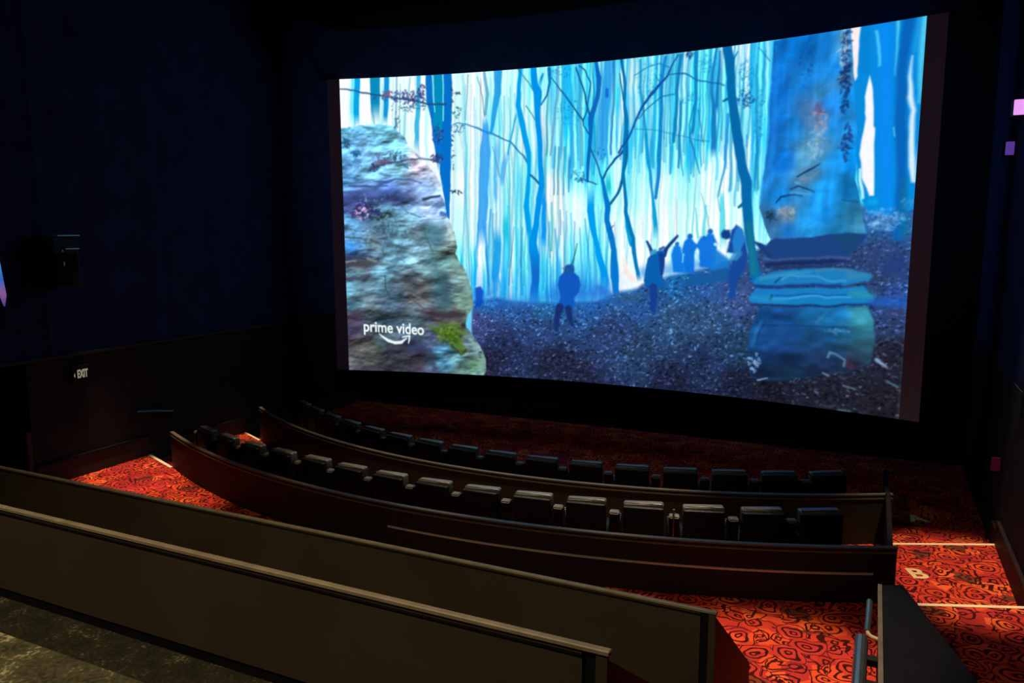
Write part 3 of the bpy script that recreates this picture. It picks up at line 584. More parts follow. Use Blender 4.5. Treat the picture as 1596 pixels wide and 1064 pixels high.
('g','rock',[[15,142,110,220,245],[124,145,120,240,255],[14,177,100,190,235],[142,162,130,240,255],[67,204,115,205,240],[159,206,130,235,250],[123,185,120,225,255],[222,256,225,232,245],[210,228,235,238,245],[243,278,190,225,245],[48,243,120,215,245],[158,245,135,235,245],[102,261,120,215,245],[19,283,80,160,210],[120,297,80,130,195],[230,286,130,190,220],[46,306,90,140,190],[46,321,60,80,135],[119,318,55,80,140],[18,331,62,82,140],[156,329,70,105,160],[193,312,100,140,185],[220,321,120,165,200],[248,313,150,200,230],[276,296,140,195,235],[201,347,100,150,190],[136,364,110,195,210],[44,355,60,70,125],[16,399,85,175,215],[99,391,85,140,160],[229,356,150,190,215],[285,357,120,175,215],[191,383,115,185,195],[266,388,150,190,205],[15,421,80,140,170],[41,450,80,160,200],[13,468,40,130,200],[79,445,110,150,150],[3,490,60,70,95],[116,418,65,105,125],[125,454,75,125,140],[162,436,100,170,180],[246,418,80,130,145],[265,440,75,120,135],[302,410,165,205,210],[302,440,140,180,160],[209,427,120,175,175],[190,463,120,190,200],[217,481,130,200,205],[40,509,75,80,85],[152,490,90,150,160],[283,475,85,120,105],[282,507,100,165,150],[310,543,120,165,155],[226,517,120,180,175],[38,545,100,160,165],[9,582,85,155,165],[113,536,100,175,185],[187,557,80,100,105],[149,581,75,110,120],[112,591,70,115,125],[225,571,100,110,105],[281,561,60,105,115],[280,606,65,105,112],[337,560,105,155,140],[37,601,85,125,130],[73,628,95,125,125],[8,638,70,140,150],[130,618,80,115,135],[205,608,90,100,95],[205,635,80,105,108],[280,624,75,110,105],[346,632,105,155,125],[337,605,100,150,125],[16,666,75,60,80],[109,674,60,95,105],[261,652,62,52,60],[317,651,70,62,62],[204,672,60,90,95],[5,704,65,60,85],[108,711,55,75,80],[32,750,85,85,80],[108,739,62,85,85],[184,719,60,85,100],[145,766,60,62,75],[144,794,52,62,66],[31,798,72,82,80],[69,768,80,95,80],[202,755,55,62,90],[201,793,55,52,60],[244,726,85,115,145],[278,753,70,150,175],[277,790,65,140,160],[316,779,85,150,150],[363,758,115,165,160],[382,803,100,160,140],[372,791,80,130,80],[334,806,80,125,110],[258,818,60,80,100],[105,824,60,55,65],[364,722,110,155,160],[241,698,80,100,110],[317,696,85,120,60]]),
('l',[210,208,22.0,253,247,22.1,275,296,16.6],(235,240,248),0.5,6),
('l',[302,405,14.9,313,440,13.0],(205,230,220),0.6,4),
('l',[310,498,18.7,341,539,18.7,356,578,18.7,359,628,15.0],(150,195,180),0.45,8),
('l',[245,490,48.6,262,561,56.3,280,624,45.2],(58,98,110),0.35,22),
('l',[364,722,18.9,388,761,22.7,391,803,19.0],(150,190,185),0.45,6),
('l',[119,311,18.4,83,305,16.5,24,310,16.4],(70,90,150),0.5,6),
('l',[17,291,3.8,56,291,5.5,92,294,5.0,127,292,3.3],(40,55,105),0.8,3),
('l',[89,278,3.9,128,280,7.2,150,273,5.5,183,276,4.4,222,287,2.2],(45,75,140),0.8,4),
('l',[3,311,5.5,55,309,12.1,88,317,13.8,149,310,13.9,188,326,6.7],(58,80,145),0.6,8),
('l',[0,327,8.2,55,325,16.5,110,331,12.2,171,326,6.7],(50,60,115),0.7,8),
('l',[229,328,9.5,249,324,8.3,274,322,6.7],(45,60,90),0.95,3),
('l',[254,349,3.3,290,351,2.8],(70,110,170),0.8,2),
('l',[281,370,11.1,293,372,8.4],(60,90,170),0.8,4),
('l',[176,365,2.2,200,374,2.8,220,381,2.8],(60,110,140),0.8,3),
('s',[51,360,33,25],60,6,(50,40,110),0.7),
('s',[51,365,19,19],26,6,(200,175,215),0.8),
('s',[89,365,17,11],22,5,(40,50,110),0.7),
('l',[2,434,3.9,37,435,5.0,71,440,2.8,101,455,3.3],(65,80,90),0.85,3),
('l',[0,493,6.6,50,487,6.7,72,489,3.3],(45,60,105),0.85,4),
('l',[-1,503,2.8,27,501,3.3],(190,190,200),0.8,3),
('l',[63,494,5.6,86,501,7.3],(165,175,175),0.8,5),
('l',[-1,512,11.1,49,512,11.1,122,509,3.9],(70,70,75),0.8,6),
('l',[91,406,5.6,102,417,3.3,118,427,3.9,146,427,3.9,152,414,5.0],(50,80,105),0.7,5),
('l',[114,379,16.7,130,406,25.1,129,444,19.5],(70,110,130),0.5,10),
('l',[106,468,5.6,111,487,3.4],(60,90,90),0.7,4),
('l',[146,455,2.2,148,487,2.8,172,503,2.8],(70,120,135),0.7,3),
('p',[230,412,242,390,264,387,292,391,292,428,286,452,263,462,246,454,233,433],(82,135,152),0.6,8),
('l',[229,412,3.4,233,433,3.9,246,463,5.6,252,476,3.9],(60,105,105),0.7,4),
('l',[258,454,2.2,286,454,2.8,302,452,2.2],(80,95,140),0.7,3),
('l',[297,462,3.9,322,462,3.4],(75,85,60),0.9,2),
('l',[302,474,3.4,319,476,2.8],(100,120,100),0.9,2),
('l',[121,523,8.4,144,514,3.9],(45,90,110),0.8,4),
('s',[103,390,92,92],150,5,(160,215,220),0.3),
('s',[103,390,92,92],150,5,(40,80,110),0.3),
('l',[8,552,8.1,39,550,9.4,68,539,6.3],(75,75,100),0.8,4),
('l',[0,613,4.4,35,602,4.4,85,593,3.2],(60,85,90),0.85,3),
('l',[112,545,3.2,114,582,3.2,129,607,3.2,158,610,2.5],(45,75,85),0.85,3),
('l',[140,557,4.4,204,560,6.3,232,565,4.4],(80,85,90),0.8,4),
('l',[152,576,12.7,209,581,11.4,232,584,4.5],(92,92,92),0.6,8),
('l',[187,603,4.5,215,630,5.1,234,639,2.6],(95,85,85),0.8,3),
('l',[196,594,3.2,231,618,4.5],(150,140,130),0.6,4),
('l',[125,670,3.2,163,662,3.8,195,656,2.6],(55,80,95),0.8,3),
('l',[202,640,3.8,240,651,7.7,278,651,16.0,342,649,14.0],(60,50,58),0.85,7),
('l',[280,543,28.5,283,580,31.8,292,616,19.1],(58,98,112),0.5,12),
('l',[312,535,2.5,347,537,4.4],(85,110,95),0.7,4),
('l',[288,610,3.8,304,612,3.8],(50,80,85),0.8,4),
('l',[8,653,12.6,36,658,15.8],(85,70,90),0.6,8),
('l',[7,684,18.9,54,702,19.1],(60,65,90),0.5,10),
('l',[52,769,3.2,83,775,3.8,109,787,3.8],(60,65,60),0.7,4),
('l',[116,745,9.6,180,756,12.9,238,761,9.7],(58,55,70),0.6,8),
('l',[180,744,12.8,232,751,12.9,257,772,7.7],(48,62,105),0.6,8),
('l',[238,773,19.3,253,804,16.1],(50,55,72),0.6,8),
('l',[245,717,6.4,264,722,8.3],(75,75,110),0.8,5),
('l',[239,686,5.1,265,697,16.0,296,709,28.8,322,733,28.9,338,751,19.3],(80,118,35),0.85,5),
('l',[265,679,9.6,303,681,16.0,335,683,9.6],(88,118,50),0.8,6),
('l',[303,684,4.5,348,707,8.3],(110,140,60),0.7,5),
('s',[296,709,35,26],60,6,(110,150,30),0.5),
('s',[303,721,35,26],60,6,(45,75,25),0.5),
('l',[277,722,3.2,309,746,3.9,331,763,6.4,347,750,6.4],(48,55,30),0.8,4),
('l',[340,680,11.5,343,681,11.5],(45,38,55),0.9,4),
('l',[360,719,3.8,386,742,4.5,401,779,4.5],(150,190,185),0.6,4),
('s',[392,755,10,19],14,4,(50,70,70),0.7),
('s',[132,215,52,17],90,4,(90,100,140),0.6),
('s',[113,230,30,8],50,5,(120,90,130),0.6),
('s',[146,210,33,14],40,5,(50,90,110),0.6),
('l',[82,240,4.4,96,241,5.5,129,231,3.9,154,227,3.9,182,223,4.4,212,221,3.3,223,218,2.8,251,222,3.9,273,226,4.4],(38,70,110),0.9,3),
('s',[90,243,11,11],18,6,(50,60,90),0.8),
('s',[37,202,16,8],20,6,(40,100,160),0.8),
('s',[10,175,11,16],22,6,(40,90,120),0.7),
('s',[30,226,30,14],30,6,(70,130,190),0.6),
('s',[98,149,16,8],16,5,(90,160,180),0.6),
('s',[184,240,11,4],8,5,(60,120,160),0.8),
('s',[14,144,16,14],20,5,(90,170,200),0.6),
('l',[212,209,4.4,223,220,2.8],(90,110,150),0.7,3),
('l',[91,711,2.6,101,720,5.7,117,730,8.3,136,734,9.0,155,732,7.1,171,722,3.2],(235,250,250),1,1.5),
('l',[159,720,3.2,170,717,3.8,180,716,5.1,178,728,4.5,175,736,2.6],(235,250,250),1,1.5),
]
PW,PH=1440,820
def paint_picture(extra=None):
    """the film frame on the cinema screen: strokes, washes and flecks in picture coordinates"""
    rg=np.random.default_rng(7)
    img=np.zeros((PH,PW,3),np.float32)
    yy,xx=np.mgrid[0:PH,0:PW].astype(np.float32)
    def noise(sx,sy,oct=4):
        out=np.zeros((PH,PW),np.float32);amp=1;tot=0
        for o in range(oct):
            gx=max(2,int(PW/sx)+2);gy=max(2,int(PH/sy)+2)
            g=rg.random((gy+1,gx+1)).astype(np.float32)
            fx=xx/PW*(gx-1);fy=yy/PH*(gy-1)
            ix=fx.astype(int);iy=fy.astype(int);tx=fx-ix;ty=fy-iy
            tx=tx*tx*(3-2*tx);ty=ty*ty*(3-2*ty)
            v=(g[iy,ix]*(1-tx)+g[iy,ix+1]*tx)*(1-ty)+(g[iy+1,ix]*(1-tx)+g[iy+1,ix+1]*tx)*ty
            out+=amp*v;tot+=amp;amp*=.55;sx/=2;sy/=2
        return out/tot-.5
    def wash(pts,p=2.6):
        gy,gx=np.mgrid[0:PH+8:8,0:PW+8:8].astype(np.float32)
        num=0;den=0
        for x,y,r,g,b in pts:
            w=1/(((gx-x)**2+((gy-y))**2+250)**(p/2))
            num=num+w[...,None]*np.array([r,g,b],np.float32);den=den+w
        c=num/den[...,None]
        fx=xx/8;fy=yy/8;ix=fx.astype(int);iy=fy.astype(int);tx=(fx-ix)[...,None];ty=(fy-iy)[...,None]
        return (c[iy,ix]*(1-tx)+c[iy,ix+1]*tx)*(1-ty)+(c[iy+1,ix]*(1-tx)+c[iy+1,ix+1]*tx)*ty
    def box(x0,y0,x1,y1):
        return max(0,int(x0)),max(0,int(y0)),min(PW,int(x1)+2),min(PH,int(y1)+2)
    def pmask(pts,soft):
        P=np.array(pts,np.float32).reshape(-1,2)
        x0,y0,x1,y1=box(P[:,0].min()-soft,P[:,1].min()-soft,P[:,0].max()+soft,P[:,1].max()+soft)
        if x1<=x0 or y1<=y0: return None
        X=xx[y0:y1,x0:x1];Y=yy[y0:y1,x0:x1]
        ins=np.zeros(X.shape,bool);d=np.full(X.shape,1e9,np.float32)
        n=len(P)
        for i in range(n):
            ax,ay=P[i];bx,by=P[(i+1)%n]
            c=((ay>Y)!=(by>Y))&(X<(bx-ax)*(Y-ay)/((by-ay) if by!=ay else 1e-6)+ax);ins^=c
            dx,dy=bx-ax,by-ay;L=dx*dx+dy*dy+1e-6
            t=np.clip(((X-ax)*dx+(Y-ay)*dy)/L,0,1)
            d=np.minimum(d,(X-ax-t*dx)**2+(Y-ay-t*dy)**2)
        d=np.sqrt(d);s=np.where(ins,d,-d)
        return (x0,y0,x1,y1),np.clip(.5+s/soft,0,1)
    def lmask(pts,soft,fade=False):
        P=np.array(pts,np.float32).reshape(-1,3)
        m=P[:,2].max()/2+soft
        x0,y0,x1,y1=box(P[:,0].min()-m,P[:,1].min()-m,P[:,0].max()+m,P[:,1].max()+m)
        if x1<=x0 or y1<=y0: return None
        X=xx[y0:y1,x0:x1];Y=yy[y0:y1,x0:x1];out=np.zeros(X.shape,np.float32)
        for i in range(len(P)-1):
            ax,ay,aw=P[i];bx,by,bw=P[i+1]
            dx,dy=bx-ax,by-ay;L=dx*dx+dy*dy+1e-6
            t=np.clip(((X-ax)*dx+(Y-ay)*dy)/L,0,1)
            d=np.sqrt((X-ax-t*dx)**2+(Y-ay-t*dy)**2)
            out=np.maximum(out,np.clip(.5+((aw+(bw-aw)*t)/2-d)/soft,0,1))
        if fade:
            for e in (0,-1):
                ex,ey,ew=P[e]
                if ew>9 and 10<ey<PH-10: out*=np.clip(np.sqrt((X-ex)**2+(Y-ey)**2)/(2.2*ew)-.15,0,1)
        return (x0,y0,x1,y1),out
    def blend(res,col,a,tgt=None):
        if res is None: return
        (x0,y0,x1,y1),m=res
        m=(m*a)[...,None]
        if isinstance(col,np.ndarray) and col.ndim==3: col=col[y0:y1,x0:x1]
        else: col=np.array(col,np.float32)
        I=img if tgt is None else tgt
        I[y0:y1,x0:x1]=I[y0:y1,x0:x1]*(1-m)+col*m
    washes={o[1]:o[2] for o in OPS if o[0]=='g'}
    W_={k:wash(v,4.2 if k in('rock','column') else 3.2) for k,v in washes.items()}
    n1=noise(90,26,5)[...,None];n2=noise(24,14,4)[...,None];n3=noise(7,120,3)[...,None]
    W_['rock']=W_['rock']*(1+.42*n1+.38*n2);W_['column']=W_['column']*(1+.25*n1+.22*n2+.15*n3)
    W_['column']=W_['column']*1.13;W_['base']=W_['base']*(1+.35*n1+.2*n2);W_['ground']=W_['ground']*(1+.3*n2)
    g=W_['rock'].mean(2,keepdims=True);rd=1-np.abs(noise(170,20,4))*2
    W_['rock']=(W_['rock']*.88+g*.12)*(1-.25*np.clip((rd-.88)/.12,0,1)[...,None])*1.04
    g=W_['ground'].mean(2,keepdims=True);W_['ground']=(W_['ground']*.93+g*.07)*.88;
    def relief(sx,sy,k,o=5):
        gy,gx=np.gradient(noise(sx,sy,o));return np.clip(k*(-gx*.6-gy*1.0)*60,-.55,.6)[...,None]
    r1_=relief(120,74,.42,3);r2_=relief(44,26,.12,3)
    W_['rock']=W_['rock']*(1+r1_+r2_);W_['column']=W_['column']*(1+relief(60,110,.16,3));W_['base']=W_['base']*(1+relief(90,60,.2,3))
    W_['rock']*=np.array([1.03,.97,1.06],np.float32)
    img[:]=W_['sky']
    # soft vertical light and shade of far trunks
    for w_,c_,a_ in ((7,(20,165,240),.8),(18,(60,205,250),.6),(5,(150,250,255),.8),(9,(255,250,252),.6),(3.5,(40,140,190),.55)):
        v=noise(w_*1.6,420,2);v=np.clip((v-.02)*9,0,1)*(.35+1.3*np.clip(noise(120,160,2)+.5,0,1))
        wh=np.clip((W_['sky'].min(2)-150)/80,0,1)
        v=v*(1-.78*wh) if c_[0]<100 else v*(.2+.8*(1-wh))
        v=np.clip(v*a_,0,1)[...,None];img[:]=img*(1-v)+np.array(c_,np.float32)*v
    img[:]=np.minimum(img*np.array([1.12,1.2,1.15],np.float32)+4,255)
    pending=None;ground=None
    for o in OPS:
        k=o[0]
        if k=='p':
            c=o[2]
            if isinstance(c,str):
                c=W_[c]
            r=pmask(o[1],o[4]*1.6);blend(r,c,o[3])
            if isinstance(o[2],str) and o[2]=='ground': ground=r
        elif k=='g' and o[1] in('column','base'):
            r=pending;blend(r,W_[o[1]],1)
        elif k=='l': blend(lmask(o[1],o[4]*1.6,ground is None),o[2],o[3])
        elif k=='s':
            cx,cy,rx,ry=o[1];n,s,c,a=o[2:]
            for i in range(n):
                th=rg.random()*6.283;q=rg.random()**.6
                x=cx+rx*q*np.cos(th);y=cy+ry*q*np.sin(th);w=s*(.5+rg.random());ang=rg.random()*3.14;l=w*(.3+rg.random()*1.2)
                f=.75+.5*rg.random()
                blend(lmask([x,y,w,x+l*np.cos(ang),y+l*np.sin(ang),w*.5],2.2),[min(255,v*f) for v in c],a*(.5+.5*rg.random()))
        elif k=='t':
            x0,y0,x1,y1=o[1];n,w0,w1,c,a,lean=o[2:]
            for i in range(n):
                x=x0+(x1-x0)*(i+rg.random())/n;w=w0+(w1-w0)*rg.random();f=.75+.5*rg.random()
                ya=y0+(rg.random()*.25-.05)*(y1-y0);yb=y1-rg.random()*.2*(y1-y0)
                xs=x+(rg.random()-.5)*.12*(y1-y0)
                xm=(x+xs)/2+(rg.random()-.5)*10
                blend(lmask([x,ya,w*.6,xm,(ya+yb)/2,w,xs,yb,w*1.2],3),[min(255,v*f) for v in c],a*(.5+.5*rg.random()))
        elif k=='leaves':
            (gx0,gy0,gx1,gy1),gm=ground
            G=W_['ground']
            for i in range(12000):
                x=rg.uniform(gx0,gx1-1);y=rg.uniform(gy0,gy1-1)
                if gm[int(y)-gy0,int(x)-gx0]<.9: continue
                d=(y/PH-.5)*2
                w=1.6+2.6*max(0,d)*rg.random()+rg.random()*1.2;ang=-.35+rg.normal()*.5;l=w*(.5+rg.random()*1.6)
                b=G[int(y),int(x)]
                if rg.random()<.52: c=np.minimum(b*(1.45+.7*rg.random())+12,255);a=.7*rg.random()+.15
                else: c=b*.38;a=.6*rg.random()+.3
                if rg.random()<.05: c=np.minimum(b*2.1+45,255);a=.8
                blend(lmask([x,y,w,x+l*np.cos(ang),y+l*np.sin(ang),w*.5],2),c,a)
        if k=='p' and o[2]==(16,112,198): pending=pmask(o[1],2.4)
        if k=='p' and o[2]==(24,80,145): pending=pmask(o[1],6)
    wx=(noise(70,70,3)*8).astype(np.float32);wy=(noise(40,40,3)*8).astype(np.float32)
    sx=np.clip(xx+wx,0,PW-2);sy=np.clip(yy+wy,0,PH-2);ix=sx.astype(int);iy=sy.astype(int);tx=(sx-ix)[...,None];ty=(sy-iy)[...,None]
    img=(img[iy,ix]*(1-tx)+img[iy,ix+1]*tx)*(1-ty)+(img[iy+1,ix]*(1-tx)+img[iy+1,ix+1]*tx)*ty
    if extra is not None: extra(img,pmask,blend)
    img*= (1+.05*noise(5,5,2)[...,None])
    k=np.array([1,4,6,4,1],np.float32)/16
    for ax in(0,1):
        pad=[(0,0)]*3;pad[ax]=(2,2);q=np.pad(img,pad,mode='edge');n=img.shape[ax]
        img=sum(k[j]*(q[j:j+n] if ax==0 else q[:,j:j+n]) for j in range(5))
    return np.clip(img,0,255)/255

tris = []
cu = bpy.data.curves.new('t', 'FONT'); cu.body = 'prime video'; cu.size = 1; cu.offset = .012
to = bpy.data.objects.new('t', cu); COL.objects.link(to); bpy.context.view_layer.update()
me = bpy.data.meshes.new_from_object(to); bpy.data.objects.remove(to)
me.calc_loop_triangles(); co = np.array([v.co[:] for v in me.vertices]); wid_t = co[:, 0].max(); x0t = co[:, 0].min()
a0, a1, a2 = [np.array(t) for t in TXT]
TT = [[co[i] for i in t.vertices] for t in me.loop_triangles]
def put_text(img, pmask, blend):
    ex = (a1-a0)/(wid_t-x0t); ey = (a2-a0)/.53
    cov = np.zeros(img.shape[:2], np.float32)
    xx0, yy0 = int(min(a0[0], a2[0]))-12, int(a2[1])-24; WN, HN = 220, 64; S = 4
    sub = np.zeros((HN*S, WN*S), bool); Yg, Xg = np.mgrid[0:HN*S, 0:WN*S]; Xg = Xg/S+xx0; Yg = Yg/S+yy0
    for t in TT:
        q = [a0+(p[0]-x0t)*ex+p[1]*ey for p in t]
        bx0, bx1 = min(p[0] for p in q), max(p[0] for p in q); by0, by1 = min(p[1] for p in q), max(p[1] for p in q)
        i0, i1 = max(0, int((bx0-xx0)*S)), int((bx1-xx0)*S)+2; j0, j1 = max(0, int((by0-yy0)*S)), int((by1-yy0)*S)+2
        X = Xg[j0:j1, i0:i1]; Y = Yg[j0:j1, i0:i1]
        def e(a, b): return (b[0]-a[0])*(Y-a[1])-(b[1]-a[1])*(X-a[0])
        s0, s1, s2 = e(q[0], q[1]), e(q[1], q[2]), e(q[2], q[0])
        sub[j0:j1, i0:i1] |= ((s0 >= 0) & (s1 >= 0) & (s2 >= 0)) | ((s0 <= 0) & (s1 <= 0) & (s2 <= 0))
    for sh in (1, 2):
        sub[:, sh:] |= sub[:, :-sh].copy(); sub[sh:, :] |= sub[:-sh, :].copy()
    m = sub.reshape(HN, S, WN, S).mean((1, 3)).astype(np.float32)
    blend(((xx0, yy0, xx0+WN, yy0+HN), m), (240, 252, 252), 1, img)
pic = paint_picture(put_text)
lin = np.where(pic <= .04045, pic/12.92, ((pic+.055)/1.055)**2.4).astype(np.float32)
im = bpy.data.images.new('film_frame', PW, PH, float_buffer=True, is_data=True)
buf = np.ones((PH, PW, 4), np.float32); buf[..., :3] = lin[::-1]; im.pixels.foreach_set(buf.ravel()); im.update()
m = bpy.data.materials.new('projected_film'); m.use_nodes = True; nt = m.node_tree; nt.nodes.clear()
out = nt.nodes.new('ShaderNodeOutputMaterial'); em = nt.nodes.new('ShaderNodeEmission'); ti = nt.nodes.new('ShaderNodeTexImage'); ti.image = im; ti.extension = 'EXTEND'
nt.links.new(ti.outputs[0], em.inputs[0]); em.inputs[1].default_value = 1.0; nt.links.new(em.outputs[0], out.inputs[0])
M_film = m
screen = empty('cinema_screen', (XC, scr_y(XC), ZB)); tag(screen, 'big curved cinema screen showing a blue forest scene', 'screen')
def scr_strip(name, xa, xb, z0, z1, off, mt, n, th=.02, lean=0):
    bm = NB(); uvl = bm.loops.layers.uv.new('uv'); prev = None
    for i in range(n+1):
        x = xa+(xb-xa)*i/n; y = scr_y(x)+off
        q = [bm.verts.new((x, y, z0)), bm.verts.new((x, y-lean, z1)), bm.verts.new((x, y+th-lean, z1)), bm.verts.new((x, y+th, z0))]
        if prev:
            for k in range(4):
                f = bm.faces.new((prev[k], q[k], q[(k+1) % 4], prev[(k+1) % 4]))
                for lp in f.loops:
                    lp[uvl].uv = ((lp.vert.co.x-(XC-HW))/(2*HW), (lp.vert.co.z-ZB)/(ZT-ZB))
        else: bm.faces.new(q)
        prev = q
    bm.faces.new(prev[::-1])
    o = link_mesh(name, bm, mt, None); o.parent = screen; o.matrix_parent_inverse = Matrix.Translation(-screen.location); return o
scr_strip('picture', XC-HW, XC+HW, ZB, ZT, 0, M_film, 96)
XB0, XB1 = -11.68, .86
scr_strip('screen_border', XB0, XC-HW, ZB-.02, ZT+.0, 0, M_scr, 4)
scr_strip('screen_border', XC+HW, XB1, ZB-.10, ZT+.0, 0, M_scr, 4)
scr_strip('top_glare_panel', XB0-.1, XB1+.1, ZT, ZT+.8, -.02, M_glare, 48, .06, lean=1.0)  # added panel, leaned out to catch screen light as glare above the picture
scr_strip('bottom_masking', XB0-.1, XB1+.1, ZB-.5, ZB, -.02, M_black, 48, .06)

# ------------------------------------------------------------------ curved low walls behind the recliner rows
def low_wall(R, dtop, dbase, xa, xb, facem, capm, label, strip_z=None):
    root = empty('barrier', (CX, arc_y(R, CX), Z(dbase))); tag(root, label, 'barrier')
    def add(nm, bm, m, lab=None):
        o = link_mesh(nm, bm, m); o.parent = root; o.matrix_parent_inverse = Matrix.Translation(-root.location)
        if lab: o['label'] = lab
        return o
    bm = NB(); arcbox(bm, R-.055, R, Z(dbase)-.16, Z(dtop)-.02, xa, xb); add('panel', bm, facem)
    bm = NB(); arcbox(bm, R-.06, R+.008, Z(dtop)-.02, Z(dtop), xa-.01, xb+.01); add('cap', bm, capm)
    bm = NB(); arcbox(bm, R-.03, R+.012, Z(dtop)-.075, Z(dtop)-.055, xa, xb); add('groove_strip', bm, capm)
    if strip_z:
        bm = NB(); arcbox(bm, R, R+.018, Z(strip_z)-.014, Z(strip_z)+.01, -5.9, .2); add('metal_strip', bm, M_steel, 'thin bright metal strip')
    return root
low_wall(RC, 3.70, 4.40, -11.84, .44, M_w3, M_capdark, 'curved dark red-brown low wall with thin bright metal strip behind nearer recliner row', 4.025)
low_wall(RB, 3.80, 4.56, -12.12, .44, M_panel2, M_capdark, 'curved brown low wall between the two rows of black recliners')

def slab(name, label, cat, pts_yz, x0, x1, m):
    bm = NB(); sideprism(bm, pts_yz, x0, x1); o = link_mesh(name, bm, m); tag(o, label, cat); return o
yc, yb = arc_y(RC, .44), arc_y(RB, .44)
slab('end_panel', 'black end panel closing the nearer recliner row beside letter B', 'panel', [(yc+.11, Z(DB)), (yb-.02, Z(DB)), (yb-.02, Z(3.76)), (yc+.11, Z(3.76))], .34, .40, M_black)
slab('end_panel', 'black end panel closing the farther recliner row beside letter A', 'panel', [(yb+.02, Z(DA)), (yb+1.6, Z(DA)), (yb+1.6, Z(3.9)), (yb+.02, Z(3.9))], .34, .40, M_black)

# ------------------------------------------------------------------ straight barriers of the upper tiers
def straight_wall(Yw, dtop, dbase, xr, label, th=.022, cheek=True, dslope=1.38, ylen=1.88):
    root = empty('barrier', (xr-3, Yw, Z(dbase))); tag(root, label, 'barrier')
    def add(nm, bm, m, lab=None):
        o = link_mesh(nm, bm, m); o.parent = root; o.matrix_parent_inverse = Matrix.Translation(-root.location)
        if lab: o['label'] = lab
    bm = NB(); bx(bm, -12.9, Yw, Z(dbase), xr-.10, Yw+th, Z(dtop)-.022); add('panel', bm, M_panel)
    bm = NB(); bx(bm, xr-.10, Yw+.01, Z(dbase), xr-.045, Yw+th, Z(dtop)-.022); add('end_groove', bm, M_post, 'black vertical groove near the end')
    bm = NB(); bx(bm, xr-.045, Yw, Z(dbase), xr, Yw+th, Z(dtop)-.022); add('end_post', bm, M_panel)
    bm = NB(); bx(bm, -12.9, Yw-.005, Z(dtop)-.022, xr+.01, Yw+th+.005, Z(dtop), .004, 1); add('cap', bm, M_cap, 'worn pale wooden cap strip')
    bm = NB(); bx(bm, -12.9, Yw-.004, Z(dtop)-.045, xr-.1, Yw, Z(dtop)-.034); add('reveal_strip', bm, M_post)
    bm = NB(); yb_ = Yw+th
    sideprism(bm, [(yb_, Z(dtop+.05)), (Yw+ylen, Z(dtop+dslope)), (Yw+ylen, Z(4.4)), (yb_, Z(4.4))], xr-.06, xr); add('sloped_cheek', bm, M_w3, 'sloping cheek panel running down towards the carpet')
    bm = NB(); bx(bm, -12.9, Yw+.006, Z(dbase)-.14, xr-.1, Yw+.02, Z(dbase)); add('toe_kick', bm, M_black)
    return root
straight_wall(2.565, 1.55, 2.06, -.82, 'straight brown barrier nearest the camera with pale wooden cap')
straight_wall(4.90, 2.50, 3.2, -.82, 'straight brown barrier, second from the camera, with pale wooden cap')

# steps between the tiers, right of the two barriers (mostly below the frame)
root = empty('aisle_steps', (-.3, 4, Z(4.4))); tag(root, 'red carpeted steps going down beside the ends of the straight barriers', 'steps')
n = 9
for i in range(n):
    ztop = Z(2.6+i*.2); y0_ = 2.3+i*.42
    if y0_ > 6.3: break
    bm = NB(); bx(bm, -.80, y0_, Z(4.39), .20, y0_+.42, ztop); o = link_mesh('step', bm, M_carpet); o.parent = root; o.matrix_parent_inverse = Matrix.Translation(-root.location)

# flat-topped guard block between the cross aisle and the stairs
gb = empty('guard_block', (.4, 7, Z(4.4))); tag(gb, 'dark flat-topped guard wall wedge beside the blue handrails and stairs', 'guard wall')
def addg(nm, bm, m, lab=None, root=gb):
    o = link_mesh(nm, bm, m); o.parent = root; o.matrix_parent_inverse = Matrix.Translation(-root.location)
    if lab: o['label'] = lab
    return o
bm = NB(); prism(bm, [(.25, 8.11), (.44, 8.21), (1.70, 3.95), (.25, 3.95)], Z(4.39), Z(3.5)); addg('block', bm, M_ledge)
bm = NB(); bx(bm, .215, 3.95, Z(3.55), .252, 8.11, Z(3.49)); addg('edge_strip', bm, M_capdark, 'brown wooden edge strip')
def rail(name, label, paths, r, brackets):
    rt = empty(name, (paths[0][0][0], paths[0][0][1], paths[0][0][2])); tag(rt, label, 'handrail')
    for p in paths: addg('rail', tube(NB(), p, r), M_rail, None, rt)
    for (x, y, z) in brackets:
        b_ = NB(); bx(b_, x, y-.04, z-.035, .22, y+.04, z+.035, .008, 1); addg('bracket', b_, M_post, None, rt)
    return rt
rail('handrail', 'short blue-lit handrail piece with a bent pale end, farther one on guard wall', [[(.142, 7.60, Z(3.46)), (.138, 7.35, Z(3.49)), (.13, 7.10, Z(3.52))]], .028, [])
ht = [o for o in COL.objects if o.name == 'handrail'][0]
addg('return_bend', tube(NB(), [(.13, 7.12, Z(3.52)), (.14, 7.07, Z(3.525)), (.17, 7.04, Z(3.53)), (.222, 7.02, Z(3.53))], .018), M_cap, 'brass-coloured bent end', ht)
rail('handrail', 'thick blue-lit handrail nearer the camera on the guard wall', [[(.085, 6.86, Z(3.48)), (.08, 6.5, Z(3.5)), (.07, 5.6, Z(3.5))]], .055, [(.12, 6.62, Z(3.53)), (.12, 6.22, Z(3.53))])

